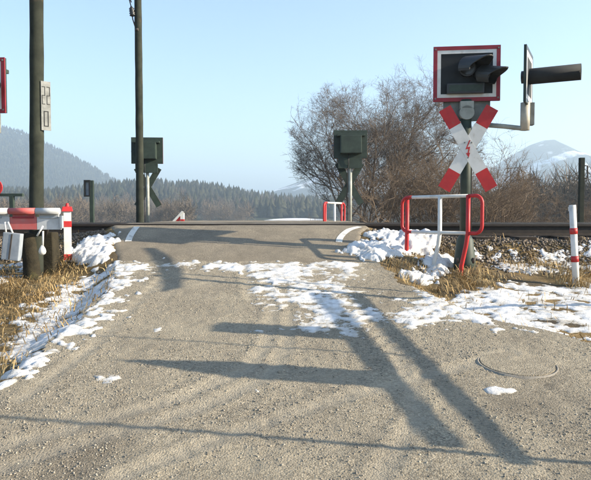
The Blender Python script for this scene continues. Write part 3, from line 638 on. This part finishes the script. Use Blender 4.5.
def add_caster_stake(y, ztop, wd, thick=0.03, zlow=None, point=0.2):
    zb = (g1(FX, y) - 0.2) if zlow is None else zlow
    p = [(-wd / 2, zb - o1.z), (wd / 2, zb - o1.z), (wd / 2, ztop - point - o1.z), (0.1 * wd, ztop - o1.z), (-wd / 2, ztop - point * 1.3 - o1.z)]
    MB().prism(p, -thick / 2, thick / 2, Matrix.Translation((0.035, y - o1.y, 0)) @ Matrix.Rotation(R(90), 4, 'Z')).build('caster_stake', M['plank'], fc)
y, z = caster(105, 362); y2, z2 = caster(350, 381); add_caster_stake((y + y2) / 2, z, 0.26, 0.03, z2 - 0.08, 0.3)
y, z = caster(207, 326); y2, z2 = caster(315, 336); add_caster_stake((y + y2) / 2, z, 0.25, 0.03, z2 - 0.08, 0.02)
y, z = caster(40, 423); y2, z2 = caster(530, 461); 
MB().tube([(0, y2 - o1.y, g1(FX, y2) - 0.2 - o1.z), (0, (y + y2) / 2 - o1.y, (z + z2) / 2 - o1.z), (0, y - o1.y - 0.02, z + 0.4 - o1.z)], 0.017, 8).build('caster_pole', M['plank'], fc)
y, z = caster(60, 336); y2, z2 = caster(320, 352); MB().tube([(0, y2 - o1.y, z2 - 0.25 - o1.z), (0, y - o1.y, z - o1.z)], 0.009, 8).build('caster_pole', M['plank'], fc)
y, z = caster(150, 276); y2, z2 = caster(400, 299); y3, z3 = caster(591, 306)
MB().tube([(0, y3 - o1.y, g1(FX, y3) - 0.2 - o1.z), (0, y3 - o1.y, z3 - o1.z), (0, y2 - o1.y, z2 - o1.z), (0, y - o1.y, z - o1.z)], 0.03, 10).build('caster_post', M['plank'], fc)
y, z = caster(150, 272); y2, z2 = caster(400, 293); MB().tube([(0.02, y2 - o1.y, z2 - .2 - o1.z), (0.02, y - o1.y, z - o1.z)], 0.015, 8).build('caster_pole', M['plank'], fc)
PB = [caster(*p) for p in ((138, 249), (150, 249), (168, 260), (178, 270), (177, 288), (156, 293), (157, 278), (154, 266))]
MB().prism([(p[0] - o1.y, p[1] - o1.z) for p in PB], -0.012, 0.012, Matrix.Translation((0.03, 0, 0)) @ Matrix.Rotation(R(90), 4, 'Z')).build('caster_sheet', M['iron'], fc)  # added sheet, its outline traced back from the shadow patch it throws

# ------------------------------------------------------------------ snow, stones, grass
def poly_sd(P, x, y):                                # signed distance, positive inside
    P = np.array(P); n = len(P); d = np.full(x.shape, 1e9); ins = np.zeros(x.shape, bool)
    for i in range(n):
        a = P[i]; b = P[(i + 1) % n]; e = b - a
        t = np.clip(((x - a[0]) * e[0] + (y - a[1]) * e[1]) / (e @ e), 0, 1)
        d = np.minimum(d, np.hypot(x - a[0] - t * e[0], y - a[1] - t * e[1]))
        c = (a[1] > y) != (b[1] > y)
        with np.errstate(divide='ignore', invalid='ignore'):
            ins ^= c & (x < (b[0] - a[0]) * (y - a[1]) / (b[1] - a[1]) + a[0])
    return np.where(ins, d, -d)
SNOW = [  # (outline on the ground, thickness, cover -1..1, softness m)
    ([(76, 266), (78, 248), (92, 236), (118, 234), (116, 250), (108, 262), (90, 268)], 0.085, 0.55, 0.10),
    ([(0, 392), (0, 340), (22, 318), (50, 290), (85, 272), (120, 262), (150, 262), (140, 280), (118, 300), (100, 325), (60, 352), (25, 378)], 0.026, 0.36, 0.22),
    ([(0, 390), (0, 372), (30, 355), (48, 358), (40, 372), (15, 388)], 0.04, 0.4, 0.12),
    ([(138, 268), (175, 262), (245, 263), (300, 261), (362, 262), (362, 272), (330, 278), (250, 276), (180, 270)], 0.014, 0.3, 0.10),
    ([(241, 262), (300, 264), (362, 268), (352, 282), (400, 318), (330, 338), (285, 335), (262, 300)], 0.011, 0.36, 0.22),
    ([(300, 292), (340, 296), (400, 318), (355, 338), (320, 340), (310, 318)], 0.011, 0.3, 0.2),
    ([(345, 252), (362, 240), (395, 232), (425, 236), (440, 250), (405, 258), (368, 262)], 0.085, 0.55, 0.10),
    ([(404, 279), (410, 270), (430, 258), (450, 262), (448, 276), (425, 285)], 0.1, 0.7, 0.08),
    ([(380, 318), (400, 304), (470, 290), (520, 284), (600, 282), (700, 282), (720, 345), (600, 338), (520, 334), (460, 326), (410, 326)], 0.016, 0.24, 0.25),
    ([(470, 262), (500, 252), (600, 250), (600, 272), (520, 274)], 0.03, 0.12, 0.2),
    ([(436, 250), (470, 246), (600, 245), (600, 262), (470, 262)], 0.035, 0.08, 0.2),
    ([(60, 246), (40, 252), (-40, 258), (-40, 300), (10, 285), (50, 275)], 0.02, -0.2, 0.2),
    ([(484, 395), (500, 389), (512, 394), (500, 399)], 0.012, 0.15, 0.06), ([(40, 398), (52, 394), (54, 400), (44, 404)], 0.012, 0.2, 0.05),
    ([(98, 378), (112, 374), (118, 380), (106, 384)], 0.012, 0.2, 0.05), ([(150, 330), (162, 327), (164, 333), (154, 335)], 0.01, 0.1, 0.05), ([(250, 390), (266, 380), (268, 384), (254, 394)], 0.01, 0.2, 0.05)]
SP = [([gpx(*p) for p in P], t, c, s) for P, t, c, s in SNOW]
ZB = lambda x, y: np.maximum(np.where(roadmask(x, y) > 0.02, road_z(x, y), G(x, y)), np.where((y > wavy(x)) & (np.minimum(x - xl_edge(y), xr_edge(y) - x) > -0.05), asphalt_z(x, y), -9))
def snow_h(x, y):
    h = np.full(x.shape, -0.03)
    n1 = fbm(x, y, 0.34, 4, 51, 0.6); n2 = fbm(x, y, 0.10, 4, 57, 0.65); n3 = fbm(x * 0.45 + y * 0.2, y * 1.5, 0.16, 3, 61)
    n4 = fbm(x * 0.7 + y * 0.7, y - x * 0.3, 0.055, 2, 63)
    rd = rutdist(x, y); onroad = sst(0.1, 0.3, roadmask(x, y)) * (1 - sst(7.0, 7.2, y))
    for P, t, c, s in SP:
        sd = poly_sd(P, x, y)
        e = np.clip(sd / s, -6, 1.0)
        nn = 0.65 * n1 + 0.75 * n2 + 0.35 * n3 if t > 0.06 else 0.55 * n1 + 0.95 * n2 + 0.45 * n3 + 0.35 * n4
        v = e * 0.8 + c + nn - 0.8 + 0.35
        hh = np.where(v > 0, t * (1 - np.exp(-v * 1.7)) * (0.8 + 0.35 * n1 + 0.3 * n2 + 0.2 * n4), v * 0.08)
        if t > 0.08: hh = hh + np.where(v > 0, 1, 0) * np.clip(fbm(x, y, 0.22, 3, 70, 0.45), -.5, 1) * 0.04
        h = np.maximum(h, hh)
    h = h - onroad * (0.02 * np.exp(-(rd / 0.035) ** 2)) - np.clip(fbm(x, y, 0.07, 3, 77, 0.7), 0, 1) * (0.006 + 0.008 * onroad)
    return h
def snow_z(x, y):
    h = snow_h(x, y); snow_z.h = h
    return ZB(x, y) + h
sn = link('snow_patches', gridmesh('snow_patches', np.arange(-4.4, 4.9, 0.017), np.arange(2.7, 8.7, 0.017), snow_z, lambda x, y, z: snow_z.h > 0.0015), M['snow'])
co = np.zeros(len(sn.data.vertices) * 3, np.float32); sn.data.vertices.foreach_get('co', co); co = co.reshape(-1, 3).astype(float)
at = sn.data.attributes.new('depth', 'FLOAT', 'POINT'); at.data.foreach_set('value', np.clip(snow_h(co[:, 0], co[:, 1]) / 0.011, 0, 1).astype(np.float32))
tag(sn, 'patches of old snow lying on the verges and the gravel', 'snow', None, 'stuff')

def stones(name, n, area, size, matn, zf, accept, seed, flat=0.65):
    r = np.random.default_rng(seed)
    x = r.uniform(area[0], area[1], n); y = r.uniform(area[2], area[3], n)
    a = accept(x, y, r); x, y = x[a], y[a]; n = len(x)
    z = zf(x, y); s = size[0] * (size[1] / size[0]) ** (r.random(n) ** 3.0)
    base = np.array([[-1, -1, -1], [1, -1, -1], [1, 1, -1], [-1, 1, -1], [-1, -1, 1], [1, -1, 1], [1, 1, 1], [-1, 1, 1]], float) * 0.58
    fc_ = np.array([[0, 3, 2, 1], [4, 5, 6, 7], [0, 1, 5, 4], [1, 2, 6, 5], [2, 3, 7, 6], [3, 0, 4, 7]])
    V = base[None] * r.uniform(0.6, 1.25, (n, 8, 3))
    V[:, 4:, :2] *= r.uniform(0.45, 0.85, (n, 1, 1))
    an = r.uniform(0, 6.28, n); ca, sa = np.cos(an)[:, None], np.sin(an)[:, None]
    vx = V[:, :, 0] * r.uniform(0.8, 1.5, n)[:, None]; vy = V[:, :, 1]
    V2 = np.stack([vx * ca - vy * sa, vx * sa + vy * ca, V[:, :, 2] * flat], 2) * s[:, None, None] * 0.5
    V2 += np.stack([x, y, z + s * 0.12], 1)[:, None, :]
    Fc = (fc_[None] + (np.arange(n) * 8)[:, None, None]).reshape(-1, 4)
    o = link(name, npmesh(name, V2.reshape(-1, 3), Fc), M[matn]); return o
def acc_road(x, y, r):
    p = np.clip(0.35 + 0.9 * fbm(x, y, 0.55, 3, 81), 0.06, 1) * np.clip(1.35 - y / 7.5, 0.12, 1); d = rutdist(x, y)
    p = p * np.where(d < 0.07, 0.25, 1) + 0.4 * np.exp(-((d - 0.14) / 0.06) ** 2)
    return (roadmask(x, y) > 0.0) & (r.random(len(x)) < p) & (y < wavy(x)) & (np.hypot(x - mc[0], y - mc[1]) > 0.26) & (np.abs(x) < 0.52 * y + 0.4)
tag(stones('gravel_stones', 240000, (-2.4, 3.2, 2.0, 7.4), (0.004, 0.018), 'pebble', lambda x, y: road_z(x, y), acc_road, 5), 'loose grit and small stones lying on the gravel road', 'gravel', None, 'stuff')
def acc_asph(x, y, r): return (r.random(len(x)) < 0.3) & (np.minimum(x - xl_edge(y), xr_edge(y) - x) > 0.03)
tag(stones('crossing_grit', 4000, (-2.5, 1.2, 7.3, 8.9), (0.004, 0.013), 'pebble', asphalt_z, acc_asph, 6), 'fine grit scattered on the asphalt of the crossing', 'grit', None, 'stuff')
def acc_bal(x, y, r):
    ins = np.minimum(x - xl_edge(y), xr_edge(y) - x)
    p = np.where(y > 8.0, 1.0, 0.25 * sst(7.3, 8.0, y) * np.where(x > 1.5, 1.5, 0.5))
    return (ins < -0.12) & (r.random(len(x)) < p)
tag(stones('track_ballast', 60000, (-8, 8, 7.4, 10.9), (0.03, 0.075), 'ballast', lambda x, y: G(x, y) + 0.004, acc_bal, 8, 0.8), 'brown ballast stones under and beside the railway track', 'ballast', None, 'stuff')

def grass(name, n, area, accept, seed, ht=(0.05, 0.16)):
    r = np.random.default_rng(seed)
    x = r.uniform(area[0], area[1], n); y = r.uniform(area[2], area[3], n); a = accept(x, y, r); x, y = x[a], y[a]; n = len(x)
    z = G(x, y) - 0.005
    h = 0.72 * r.uniform(ht[0], ht[1], n) * (0.5 + 0.9 * np.clip(0.5 + fbm(x, y, 0.35, 3, 91), 0, 1))
    an = fbm(x, y, 0.8, 2, 93) * 4 + r.normal(0, 0.9, n); ln = h * r.uniform(0.5, 2.2, n)
    dx, dy = np.cos(an) * ln, np.sin(an) * ln; wd = r.uniform(0.0022, 0.005, n)
    px, py = -np.sin(an + r.normal(0, .5, n)) * wd, np.cos(an + r.normal(0, .5, n)) * wd
    P0 = np.stack([x, y, z], 1); P1 = P0 + np.stack([dx * 0.3, dy * 0.3, h * 0.75], 1); P2 = P0 + np.stack([dx, dy, h * r.uniform(0.3, 1.1, n)], 1)
    W = np.stack([px, py, 0 * px], 1)
    V = np.stack([P0 - W, P0 + W, P1 + W * .8, P1 - W * .8, P2 + W * .15, P2 - W * .15], 1)
    Fc = (np.array([[0, 1, 2, 3], [3, 2, 4, 5]])[None] + (np.arange(n) * 6)[:, None, None]).reshape(-1, 4)
    o = link(name, npmesh(name, V.reshape(-1, 3), Fc), M['straw']); return o
GR = [gpx(*p) for p in ((366, 266), (380, 258), (430, 256), (470, 258), (520, 268), (600, 268), (600, 288), (520, 286), (450, 296), (385, 294))]
def acc_grass(x, y, r):
    ins = np.minimum(x - xl_edge(y), xr_edge(y) - x)
    p = np.where(ins < -0.03, np.clip(0.45 + 0.9 * fbm(x, y, 0.4, 3, 95), 0, 1), 0)
    p = p * np.where(x < 0, np.clip(1.2 * sst(0.0, 1.0, -x - 2.0) + 0.22, 0, 1), 1) * np.where((x > 0), np.where((poly_sd(GR, x, y) > -0.05) | ((x > 1.4) & (y > 7.0)), 1.0, 0.12), 1)
    p = p * (1 - 0.95 * sst(8.0, 8.3, y)) * np.where(snow_h(x, y) > 0.02, 0.08, 1)
    return r.random(len(x)) < p
tag(grass('dry_grass', 95000, (-5.2, 5.0, 3.0, 8.6), acc_grass, 12), 'dry straw coloured grass on the verges beside the road', 'grass', None, 'stuff')
def acc_far(x, y, r): return (np.minimum(x - xl_edge(y), xr_edge(y) - x) < -0.2) & (r.random(len(x)) < np.clip(0.4 + fbm(x, y, 1.5, 3, 96), 0, 1))
tag(grass('far_grass', 16000, (-14, 14, 11.4, 18), acc_far, 13, (0.08, 0.2)), 'dry grass on the far side of the railway track', 'grass', None, 'stuff')

# ------------------------------------------------------------------ bare trees and shrubs
def bare(name, seed, stems, height, spread, levels, kids, mt, r0, droop=0.0, lean=0.0, base_spread=0.15, up=0.25, env=None):
    rd = random.Random(seed); V = []; Fq = []; trunkV = []; trunkF = []
    def tubes(pts, rs, n, V, Fq):
        o = len(V); k = len(pts); prev = None
        for i, p in enumerate(pts):
            t = (pts[min(i + 1, k - 1)] - pts[max(i - 1, 0)]).normalized()
            u = t.orthogonal().normalized() if prev is None else (prev - t * prev.dot(t)).normalized()
            prev = u; v = t.cross(u)
            for j in range(n): a = 6.2832 * j / n; V.append(p + (u * math.cos(a) + v * math.sin(a)) * rs[i])
        for i in range(k - 1):
            for j in range(n): Fq.append((o + i * n + j, o + i * n + (j + 1) % n, o + (i + 1) * n + (j + 1) % n, o + (i + 1) * n + j))
    def grow(p, d, ln, r, lv):
        seg = 5 if lv < 2 else (4 if lv < 4 else 3); pts = [p.copy()]; rs = [r]; q = p.copy(); dd = d.copy()
        for i in range(seg):
            wob = 0.16 + 0.05 * lv
            dd = (dd + Vector((rd.gauss(0, wob), rd.gauss(0, wob), rd.gauss(0, wob) + up * 0.35 * (1 - dd.z) - droop * lv * 0.05))).normalized()
            q = q + dd * (ln / seg)
            if env and lv and ((q.x - env[0]) / env[2]) ** 2 + (q.y / env[2]) ** 2 + ((q.z - env[1]) / env[3]) ** 2 > rd.uniform(0.82, 1.15): break
            if env and lv and q.z < 1.0 + 0.5 * max(0, -q.x): break
            pts.append(q.copy()); rs.append(r * (1 - 0.62 * (i + 1) / seg))
        if len(pts) < 2: return
        seg = len(pts) - 1; n = (8, 6, 4, 3, 3, 3)[lv]
        if lv == 0: tubes(pts, rs, n, trunkV, trunkF)
        else: tubes(pts, rs, n, V, Fq)
        if lv + 1 >= levels: return
        for c in range(kids[lv]):
            t = rd.uniform(0.28 if lv else 0.22, 1.0); i = min(int(t * seg), seg - 1); f = t * seg - i
            b = pts[i].lerp(pts[i + 1], f); bd = (pts[i + 1] - pts[i]).normalized()
            ax = bd.orthogonal().normalized(); ax.rotate(Matrix.Rotation(rd.uniform(0, 6.28), 3, bd))
            nd = bd.copy(); nd.rotate(Matrix.Rotation(rd.uniform(0.4, 0.95), 3, ax))
            grow(b, nd, ln * rd.uniform(0.42, 0.72) * (1.05 - 0.3 * t), max(rs[i] * rd.uniform(0.45, 0.7), 0.0035), lv + 1)
    for s_ in range(stems):
        a = 6.2832 * (s_ + rd.uniform(-.3, .3)) / stems; tl = rd.uniform(0.25, 1.0) * spread
        d = Vector((math.cos(a) * tl + lean, math.sin(a) * tl, 1)).normalized()
        grow(Vector((math.cos(a) * base_spread, math.sin(a) * base_spread, -0.2)), d, height * rd.uniform(0.7, 1.0), r0 * rd.uniform(0.7, 1.1), 0)
    return trunkV, trunkF, V, Fq
def make_plant(nm, loc, data, mt, label, cat, group, scale=1.0, rz=0.0, crown='crown'):
    o = empty(nm, loc, rz); o.scale = (scale,) * 3; tag(o, label, cat, group)
    tV, tF, V, Fq = data
    if isinstance(tV, bpy.types.Mesh):
        a = bpy.data.objects.new('trunk', tV); b = bpy.data.objects.new(crown, V)
        for q in (a, b): col.objects.link(q); q.parent = o
    else:
        a = link('trunk', npmesh('trunk', [tuple(v) for v in tV], tF, True), M[mt], o); b = link(crown, npmesh(crown, [tuple(v) for v in V], Fq, True), M[mt], o)
    return o, (a.data, None, b.data, None)
Dt = 26.0
td = bare('tree', 3, 9, 5.8, 0.68, 5, (12, 9, 7, 6), 'bark', 0.066, 0.0, 0.14, 0.3, 0.28, (0.9, 4.2, 4.2, 3.85))
make_plant('bare_tree', (X(362, Dt), Dt, g1(X(362, Dt), Dt)), td, 'bark', 'large bare many-stemmed tree with a wide rounded crown behind the far signal', 'tree', None, 1.0)
sA = bare('shrub', 11, 9, 2.6, 0.6, 4, (8, 7, 5), 'twigbrown', 0.03, 0.02, 0, 0.4, 0.25)
sB = bare('shrub', 17, 10, 2.3, 0.8, 4, (7, 7, 6), 'twigbrown', 0.026, 0.04, 0, 0.5, 0.2)
tC = bare('shrub', 23, 3, 3.0, 0.35, 5, (7, 6, 5, 3), 'bark', 0.06, 0.0, 0, 0.12, 0.3)
eA = eB = None
_, eC = make_plant('bare_tree', (X(436, 31), 31, g1(X(436, 31), 31)), tC, 'bark', 'slim bare tree rising left of the nearest signal board, right of the big tree', 'tree', None, 1.5)
make_plant('bare_tree', (X(462, 31), 31, g1(X(462, 31), 31)), eC, 'bark', 'slim bare tree directly behind the red and white cross', 'tree', None, 1.45, 1.9)
make_plant('bare_tree', (X(505, 30), 30, g1(X(505, 30), 30)), eC, 'bark', 'small bare tree right of the cross, under the side lamp', 'tree', None, 0.95, 4.1)
SH = [(385, 22, 0.95, 0, 'brown bare shrub nearest the right foot of the big tree'), (408, 23, 1.15, 1, 'brown bare shrub behind the left end of the tube rail'), (432, 24, 1.3, 0, 'tall brown thicket shrub behind the middle post of the tube rail'),
      (455, 23, 1.15, 1, 'brown thicket shrub showing left of the cross foot'), (478, 24, 1.2, 0, 'brown bare shrub behind the right end of the tube rail'), (502, 25, 1.0, 1, 'bare twiggy shrub right of the tube rail below the side lamp'),
      (524, 26, 0.8, 0, 'low bare shrub between the tube rail and the lone post'), (552, 26, 0.5, 1, 'lowest reddish shrub left of the lone marker post'), (590, 24, 0.6, 0, 'reddish shrub at the right picture edge behind the rails'), (318, 30, 0.38, 1, 'very small shrub on the snow left of the far tube rail')]
for i, (px, D, k, ty, lab) in enumerate(SH):
    mt = 'twigbrown'
    if ty == 0:
        _, e = make_plant('bare_shrub', (X(px, D), D, g1(X(px, D), D)), eA or sA, mt, lab, 'shrub', 'bare shrubs along the track', k, i * 1.3, 'twigs'); eA = e
    else:
        _, e = make_plant('bare_shrub', (X(px, D), D, g1(X(px, D), D)), eB or sB, mt, lab, 'shrub', 'bare shrubs along the track', k, i * 2.1, 'twigs'); eB = e

# ------------------------------------------------------------------ distance: woods, hills, mountains
def ridge_interp(px, tab): return np.interp(px, [t[0] for t in tab], [t[1] for t in tab])
CREST = [(-400, 178), (-100, 180), (0, 186), (60, 190), (110, 186), (130, 182), (165, 180), (200, 182), (232, 186), (262, 192), (300, 195), (350, 196), (420, 195), (480, 196), (540, 190), (600, 184), (700, 178), (1000, 176)]
DW = 620.0
def wood_z(x, y):                                    # wooded ridge across the valley
    px = CX + x / DW * F
    top = EYE + (HY - ridge_interp(px, CREST)) / F * DW - 12.5
    t = sst(300, DW, y) * (1 - 0.5 * sst(DW, 1000, y))
    return -3.6 + (top + 3.6) * t + fbm(x, y, 90, 3, 201) * 1.5 * t
wl = link('wooded_hill', gridmesh('wooded_hill', np.arange(-1100, 1101, 20.0), np.arange(290, 1001, 20.0), wood_z), M['hill']); tag(wl, kind='structure')
def conifers(name, n, sampler, zf, h, seed, matn='conifer'):
    r = np.random.default_rng(seed); x, y = sampler(r, n); n = len(x); z = zf(x, y); H = r.uniform(h[0], h[1], n); W = H * r.uniform(0.2, 0.38, n)
    V = []; Fc = []; T, S = 4, 7
    ang = np.arange(S) * 2 * math.pi / S
    vs = np.zeros((n, T * (S + 1), 3)); faces = []
    for t in range(T):
        b0 = t * (S + 1); zt = H * (0.45 + 0.55 * (t + 1) / T); zb = H * (0.06 + 0.74 * t / T); rr = W * (1 - 0.72 * t / T)
        jit = r.uniform(0.6, 1.25, (n, S)); a = ang[None] + r.uniform(0, 6.28, (n, 1))
        vs[:, b0:b0 + S, 0] = x[:, None] + np.cos(a) * rr[:, None] * jit; vs[:, b0:b0 + S, 1] = y[:, None] + np.sin(a) * rr[:, None] * jit
        vs[:, b0:b0 + S, 2] = (z + zb)[:, None] + r.uniform(-.04, .04, (n, S)) * H[:, None]
        vs[:, b0 + S, 0] = x; vs[:, b0 + S, 1] = y; vs[:, b0 + S, 2] = z + zt
        for j in range(S): faces.append((b0 + j, b0 + (j + 1) % S, b0 + S))
    Fc = (np.array(faces)[None] + (np.arange(n) * T * (S + 1))[:, None, None]).reshape(-1, 3)
    return link(name, npmesh(name, vs.reshape(-1, 3), Fc), M[matn])
def s_ridge(r, n):
    y = 660 - 260 * r.random(n) ** 1.3; px = r.uniform(-80, 680, n); x = (px - CX) / F * y
    k = (r.random(n) < np.clip(0.75 + fbm(x, y, 70, 2, 210), 0, 1)); return x[k], y[k]
tag(conifers('conifer_wood', 11000, s_ridge, wood_z, (6, 15), 31), 'dark conifer wood covering the ridge across the valley', 'wood', None, 'stuff')
def barewood(name, n, sampler, zf, h, seed, twigs=170):
    r = np.random.default_rng(seed); x, y = sampler(r, n); n = len(x); z = zf(x, y); H = r.uniform(h[0], h[1], n)
    d = r.normal(0, 1, (n, twigs, 3)); d /= np.linalg.norm(d, axis=2, keepdims=True); rad = r.random((n, twigs, 1)) ** 0.45 * (1 + 0.25 * np.sin(d[:, :, :1] * 5 + 3 * d[:, :, 2:]))
    sc = np.stack([H * 0.36, H * 0.36, H * 0.42], 1)[:, None, :]
    C = np.stack([x, y, z + H * 0.56], 1)[:, None, :] + d * rad * sc
    dr = d * 0.7 + r.normal(0, 0.55, d.shape) + np.array([0, 0, 0.5]); dr /= np.linalg.norm(dr, axis=2, keepdims=True)
    ln = (H * 0.13)[:, None, None] * r.uniform(0.6, 1.4, (n, twigs, 1)); sd = np.cross(dr, r.normal(0, 1, d.shape)); sd /= np.linalg.norm(sd, axis=2, keepdims=True); wd = (H * 0.0055)[:, None, None] * r.uniform(.6, 1.5, (n, twigs, 1))
    V = np.stack([C - dr * ln - sd * wd, C - dr * ln + sd * wd, C + dr * ln], 2).reshape(-1, 3)
    Fc = np.arange(len(V)).reshape(-1, 3)
    # stems
    b = np.stack([x, y, z - 0.5], 1); tp = np.stack([x, y, z + H * 0.7], 1); ex = np.stack([H * 0.018, 0 * H, 0 * H], 1); ey = np.stack([0 * H, H * 0.018, 0 * H], 1)
    SV = np.stack([b - ex, b + ex, tp, b - ey, b + ey, tp], 1).reshape(-1, 3)
    Fc = np.concatenate([Fc, np.arange(len(SV)).reshape(-1, 3) + len(V)]); V = np.concatenate([V, SV])
    return link(name, npmesh(name, V, Fc), M['barewood'])
valley = lambda x, y: G(x, y)
def s_left(r, n):
    y = r.uniform(170, 420, n); px = r.uniform(-80, 190, n); return (px - CX) / F * y, y
tag(barewood('bare_wood', 420, s_left, lambda x, y: np.where(y > 300, wood_z(x, y), valley(x, y)), (5, 12), 41, 520), 'hazy brown leafless trees massed across the valley at left', 'wood', None, 'stuff')
def s_mid(r, n):
    y = r.uniform(300, 640, n); px = r.uniform(120, 480, n); k = ~((px > 248) & (px < 340) & (y < 430)); y = y[k]; return (px[k] - CX) / F * y, y
tag(barewood('bare_wood', 420, s_mid, wood_z, (6, 13), 43, 420), 'hazy leafless trees along the foot of the conifer ridge', 'wood', None, 'stuff')
M['snowfield'] = mat('snowfield', (0.8, 0.8, 0.8), (0.62, 0.6, 0.56), 0.7, 0.25, 0.05, 2, 6, 0.1, (0.3, 0.5), c3=(0.3, 0.25, 0.16), s3=0.12, r3=(0.52, 0.66))
def field_z(x, y):
    e = ((x - X(296, 340)) / 26.0) ** 2
    return -5.0 + 4.6 * np.exp(-e * e) * sst(285, 345, y) * (1 - sst(350, 420, y)) + fbm(x, y, 14, 3, 230) * 0.25
tag(link('snowy_field', gridmesh('snowy_field', np.arange(-45, 46, 3.0), np.arange(282, 424, 4.0), field_z), M['snowfield']), kind='structure')
def s_right(r, n):
    y = r.uniform(70, 200, n); px = r.uniform(480, 690, n); return (px - CX) / F * y, y
tag(barewood('bare_wood', 130, s_right, valley, (6, 12), 45, 900), 'brown leafless wood beyond the track at the right', 'wood', None, 'stuff')
# one dark conifer and a pale house at right
x_, y_ = X(545, 210), 210.0
ct = empty('conifer_tree', (x_, y_, g1(x_, y_))); tag(ct, 'dark pointed conifer among brown trees below the right-hand mountain', 'tree')
rr_ = random.Random(5); m = MB()
for t in range(9):
    zz = 1.5 + t * 1.2; rad = 2.3 * (1 - t / 9.6)
    vs = [(rad * rr_.uniform(.7, 1.2) * math.cos(a * .571), rad * rr_.uniform(.7, 1.2) * math.sin(a * .571), zz + rr_.uniform(-.4, .2)) for a in range(11)] + [(0, 0, zz + 2.1)]
    m.add(vs, [(a, (a + 1) % 11, 11) for a in range(11)])
m.build('crown', M['conifer'], ct); MB().tube([(0, 0, -0.3), (0, 0, 9)], [0.22, 0.05], 8).build('trunk', M['bark'], ct)
hx, hy = X(553, 230), 230.0; hs = empty('house', (hx, hy, g1(hx, hy))); tag(hs, 'pale far house with a snowy roof among the brown trees at right', 'house')
MB().box((0, 0, 4.5), (6.0, 7, 9.0)).build('wall', M['render'], hs)
MB().prism([(-3.6, 8.9), (3.6, 8.9), (0, 11.8)], -4, 4).build('roof', M['render'], hs)
for q in (-1.4, 1.4): MB().box((q, -3.52, 6.3), (1.0, 0.06, 1.4)).build('window', M['glass'], hs)

def ridge_hill(name, tab, D, depth, base, matn, amp, sc, seed, x0, x1, nx=220, ny=46):
    xs = np.linspace(X(x0, D), X(x1, D), nx); ys = np.linspace(D - depth, D + depth, ny)
    def zf(x, y):
        px = CX + x / D * F; top = EYE + (HY - ridge_interp(px, tab)) / F * D
        t = 1 - np.abs(y - D) / depth; rid = 1 - np.abs(fbm(x, y, sc, 5, seed))
        return base + (top - base) * t ** 0.9 + (rid - 0.75) * amp * np.clip((1 - t) * 3, 0.12, 1) * np.clip(t * 4, 0, 1)
    o = link(name, gridmesh(name, xs, ys, zf), M[matn]); tag(o, kind='structure'); return zf
HILL = [(-700, 150), (-420, 130), (-200, 116), (-80, 114), (0, 127), (25, 134), (50, 146), (75, 158), (95, 169), (110, 178), (122, 186), (140, 194), (180, 202), (260, 208)]
hzf = ridge_hill('hill', HILL, 1400.0, 500.0, -8, 'hill', 12, 110, 301, -700, 260)
def s_hill(r, n):
    px = r.uniform(-60, 150, n); y = 1400 + r.uniform(-350, 20, n); x = (px - CX) / F * 1400; return x, y
tag(conifers('hill_wood', 7000, s_hill, hzf, (4, 10), 33), 'hazy wood covering the steep hill at left', 'wood', None, 'stuff')
MT1 = [(120, 212), (230, 200), (262, 194), (280, 188), (300, 181), (318, 174), (335, 166), (350, 162), (370, 160), (395, 166), (420, 178), (450, 182), (480, 186), (560, 200)]
ridge_hill('mountain', MT1, 1750.0, 520.0, -10, 'mountain', 34, 250, 305, 120, 560)
MT2 = [(400, 205), (440, 192), (470, 178), (490, 168), (505, 158), (518, 151), (530, 144), (541, 140), (551, 139), (562, 145), (575, 154), (591, 163), (620, 174), (680, 186), (800, 200)]
ridge_hill('mountain', MT2, 1700.0, 560.0, -10, 'mountain', 40, 270, 309, 400, 800)

# ------------------------------------------------------------------ valley haze
hm = bpy.data.materials.new('haze'); hm.use_nodes = True; t = hm.node_tree
for n_ in list(t.nodes):
    if n_.type == 'BSDF_PRINCIPLED': t.nodes.remove(n_)
pv = t.nodes.new('ShaderNodeVolumePrincipled'); pv.inputs['Color'].default_value = (0.66, 0.84, 1.0, 1); pv.inputs['Density'].default_value = 0.00068; pv.inputs['Anisotropy'].default_value = 0.2
t.links.new(pv.outputs[0], [n_ for n_ in t.nodes if n_.type == 'OUTPUT_MATERIAL'][0].inputs['Volume'])
m = MB().box((0, 1600, 110), (10600, 7600, 245)).build('haze', hm); tag(m, 'thin pale winter haze filling the valley', 'haze', None, 'stuff')
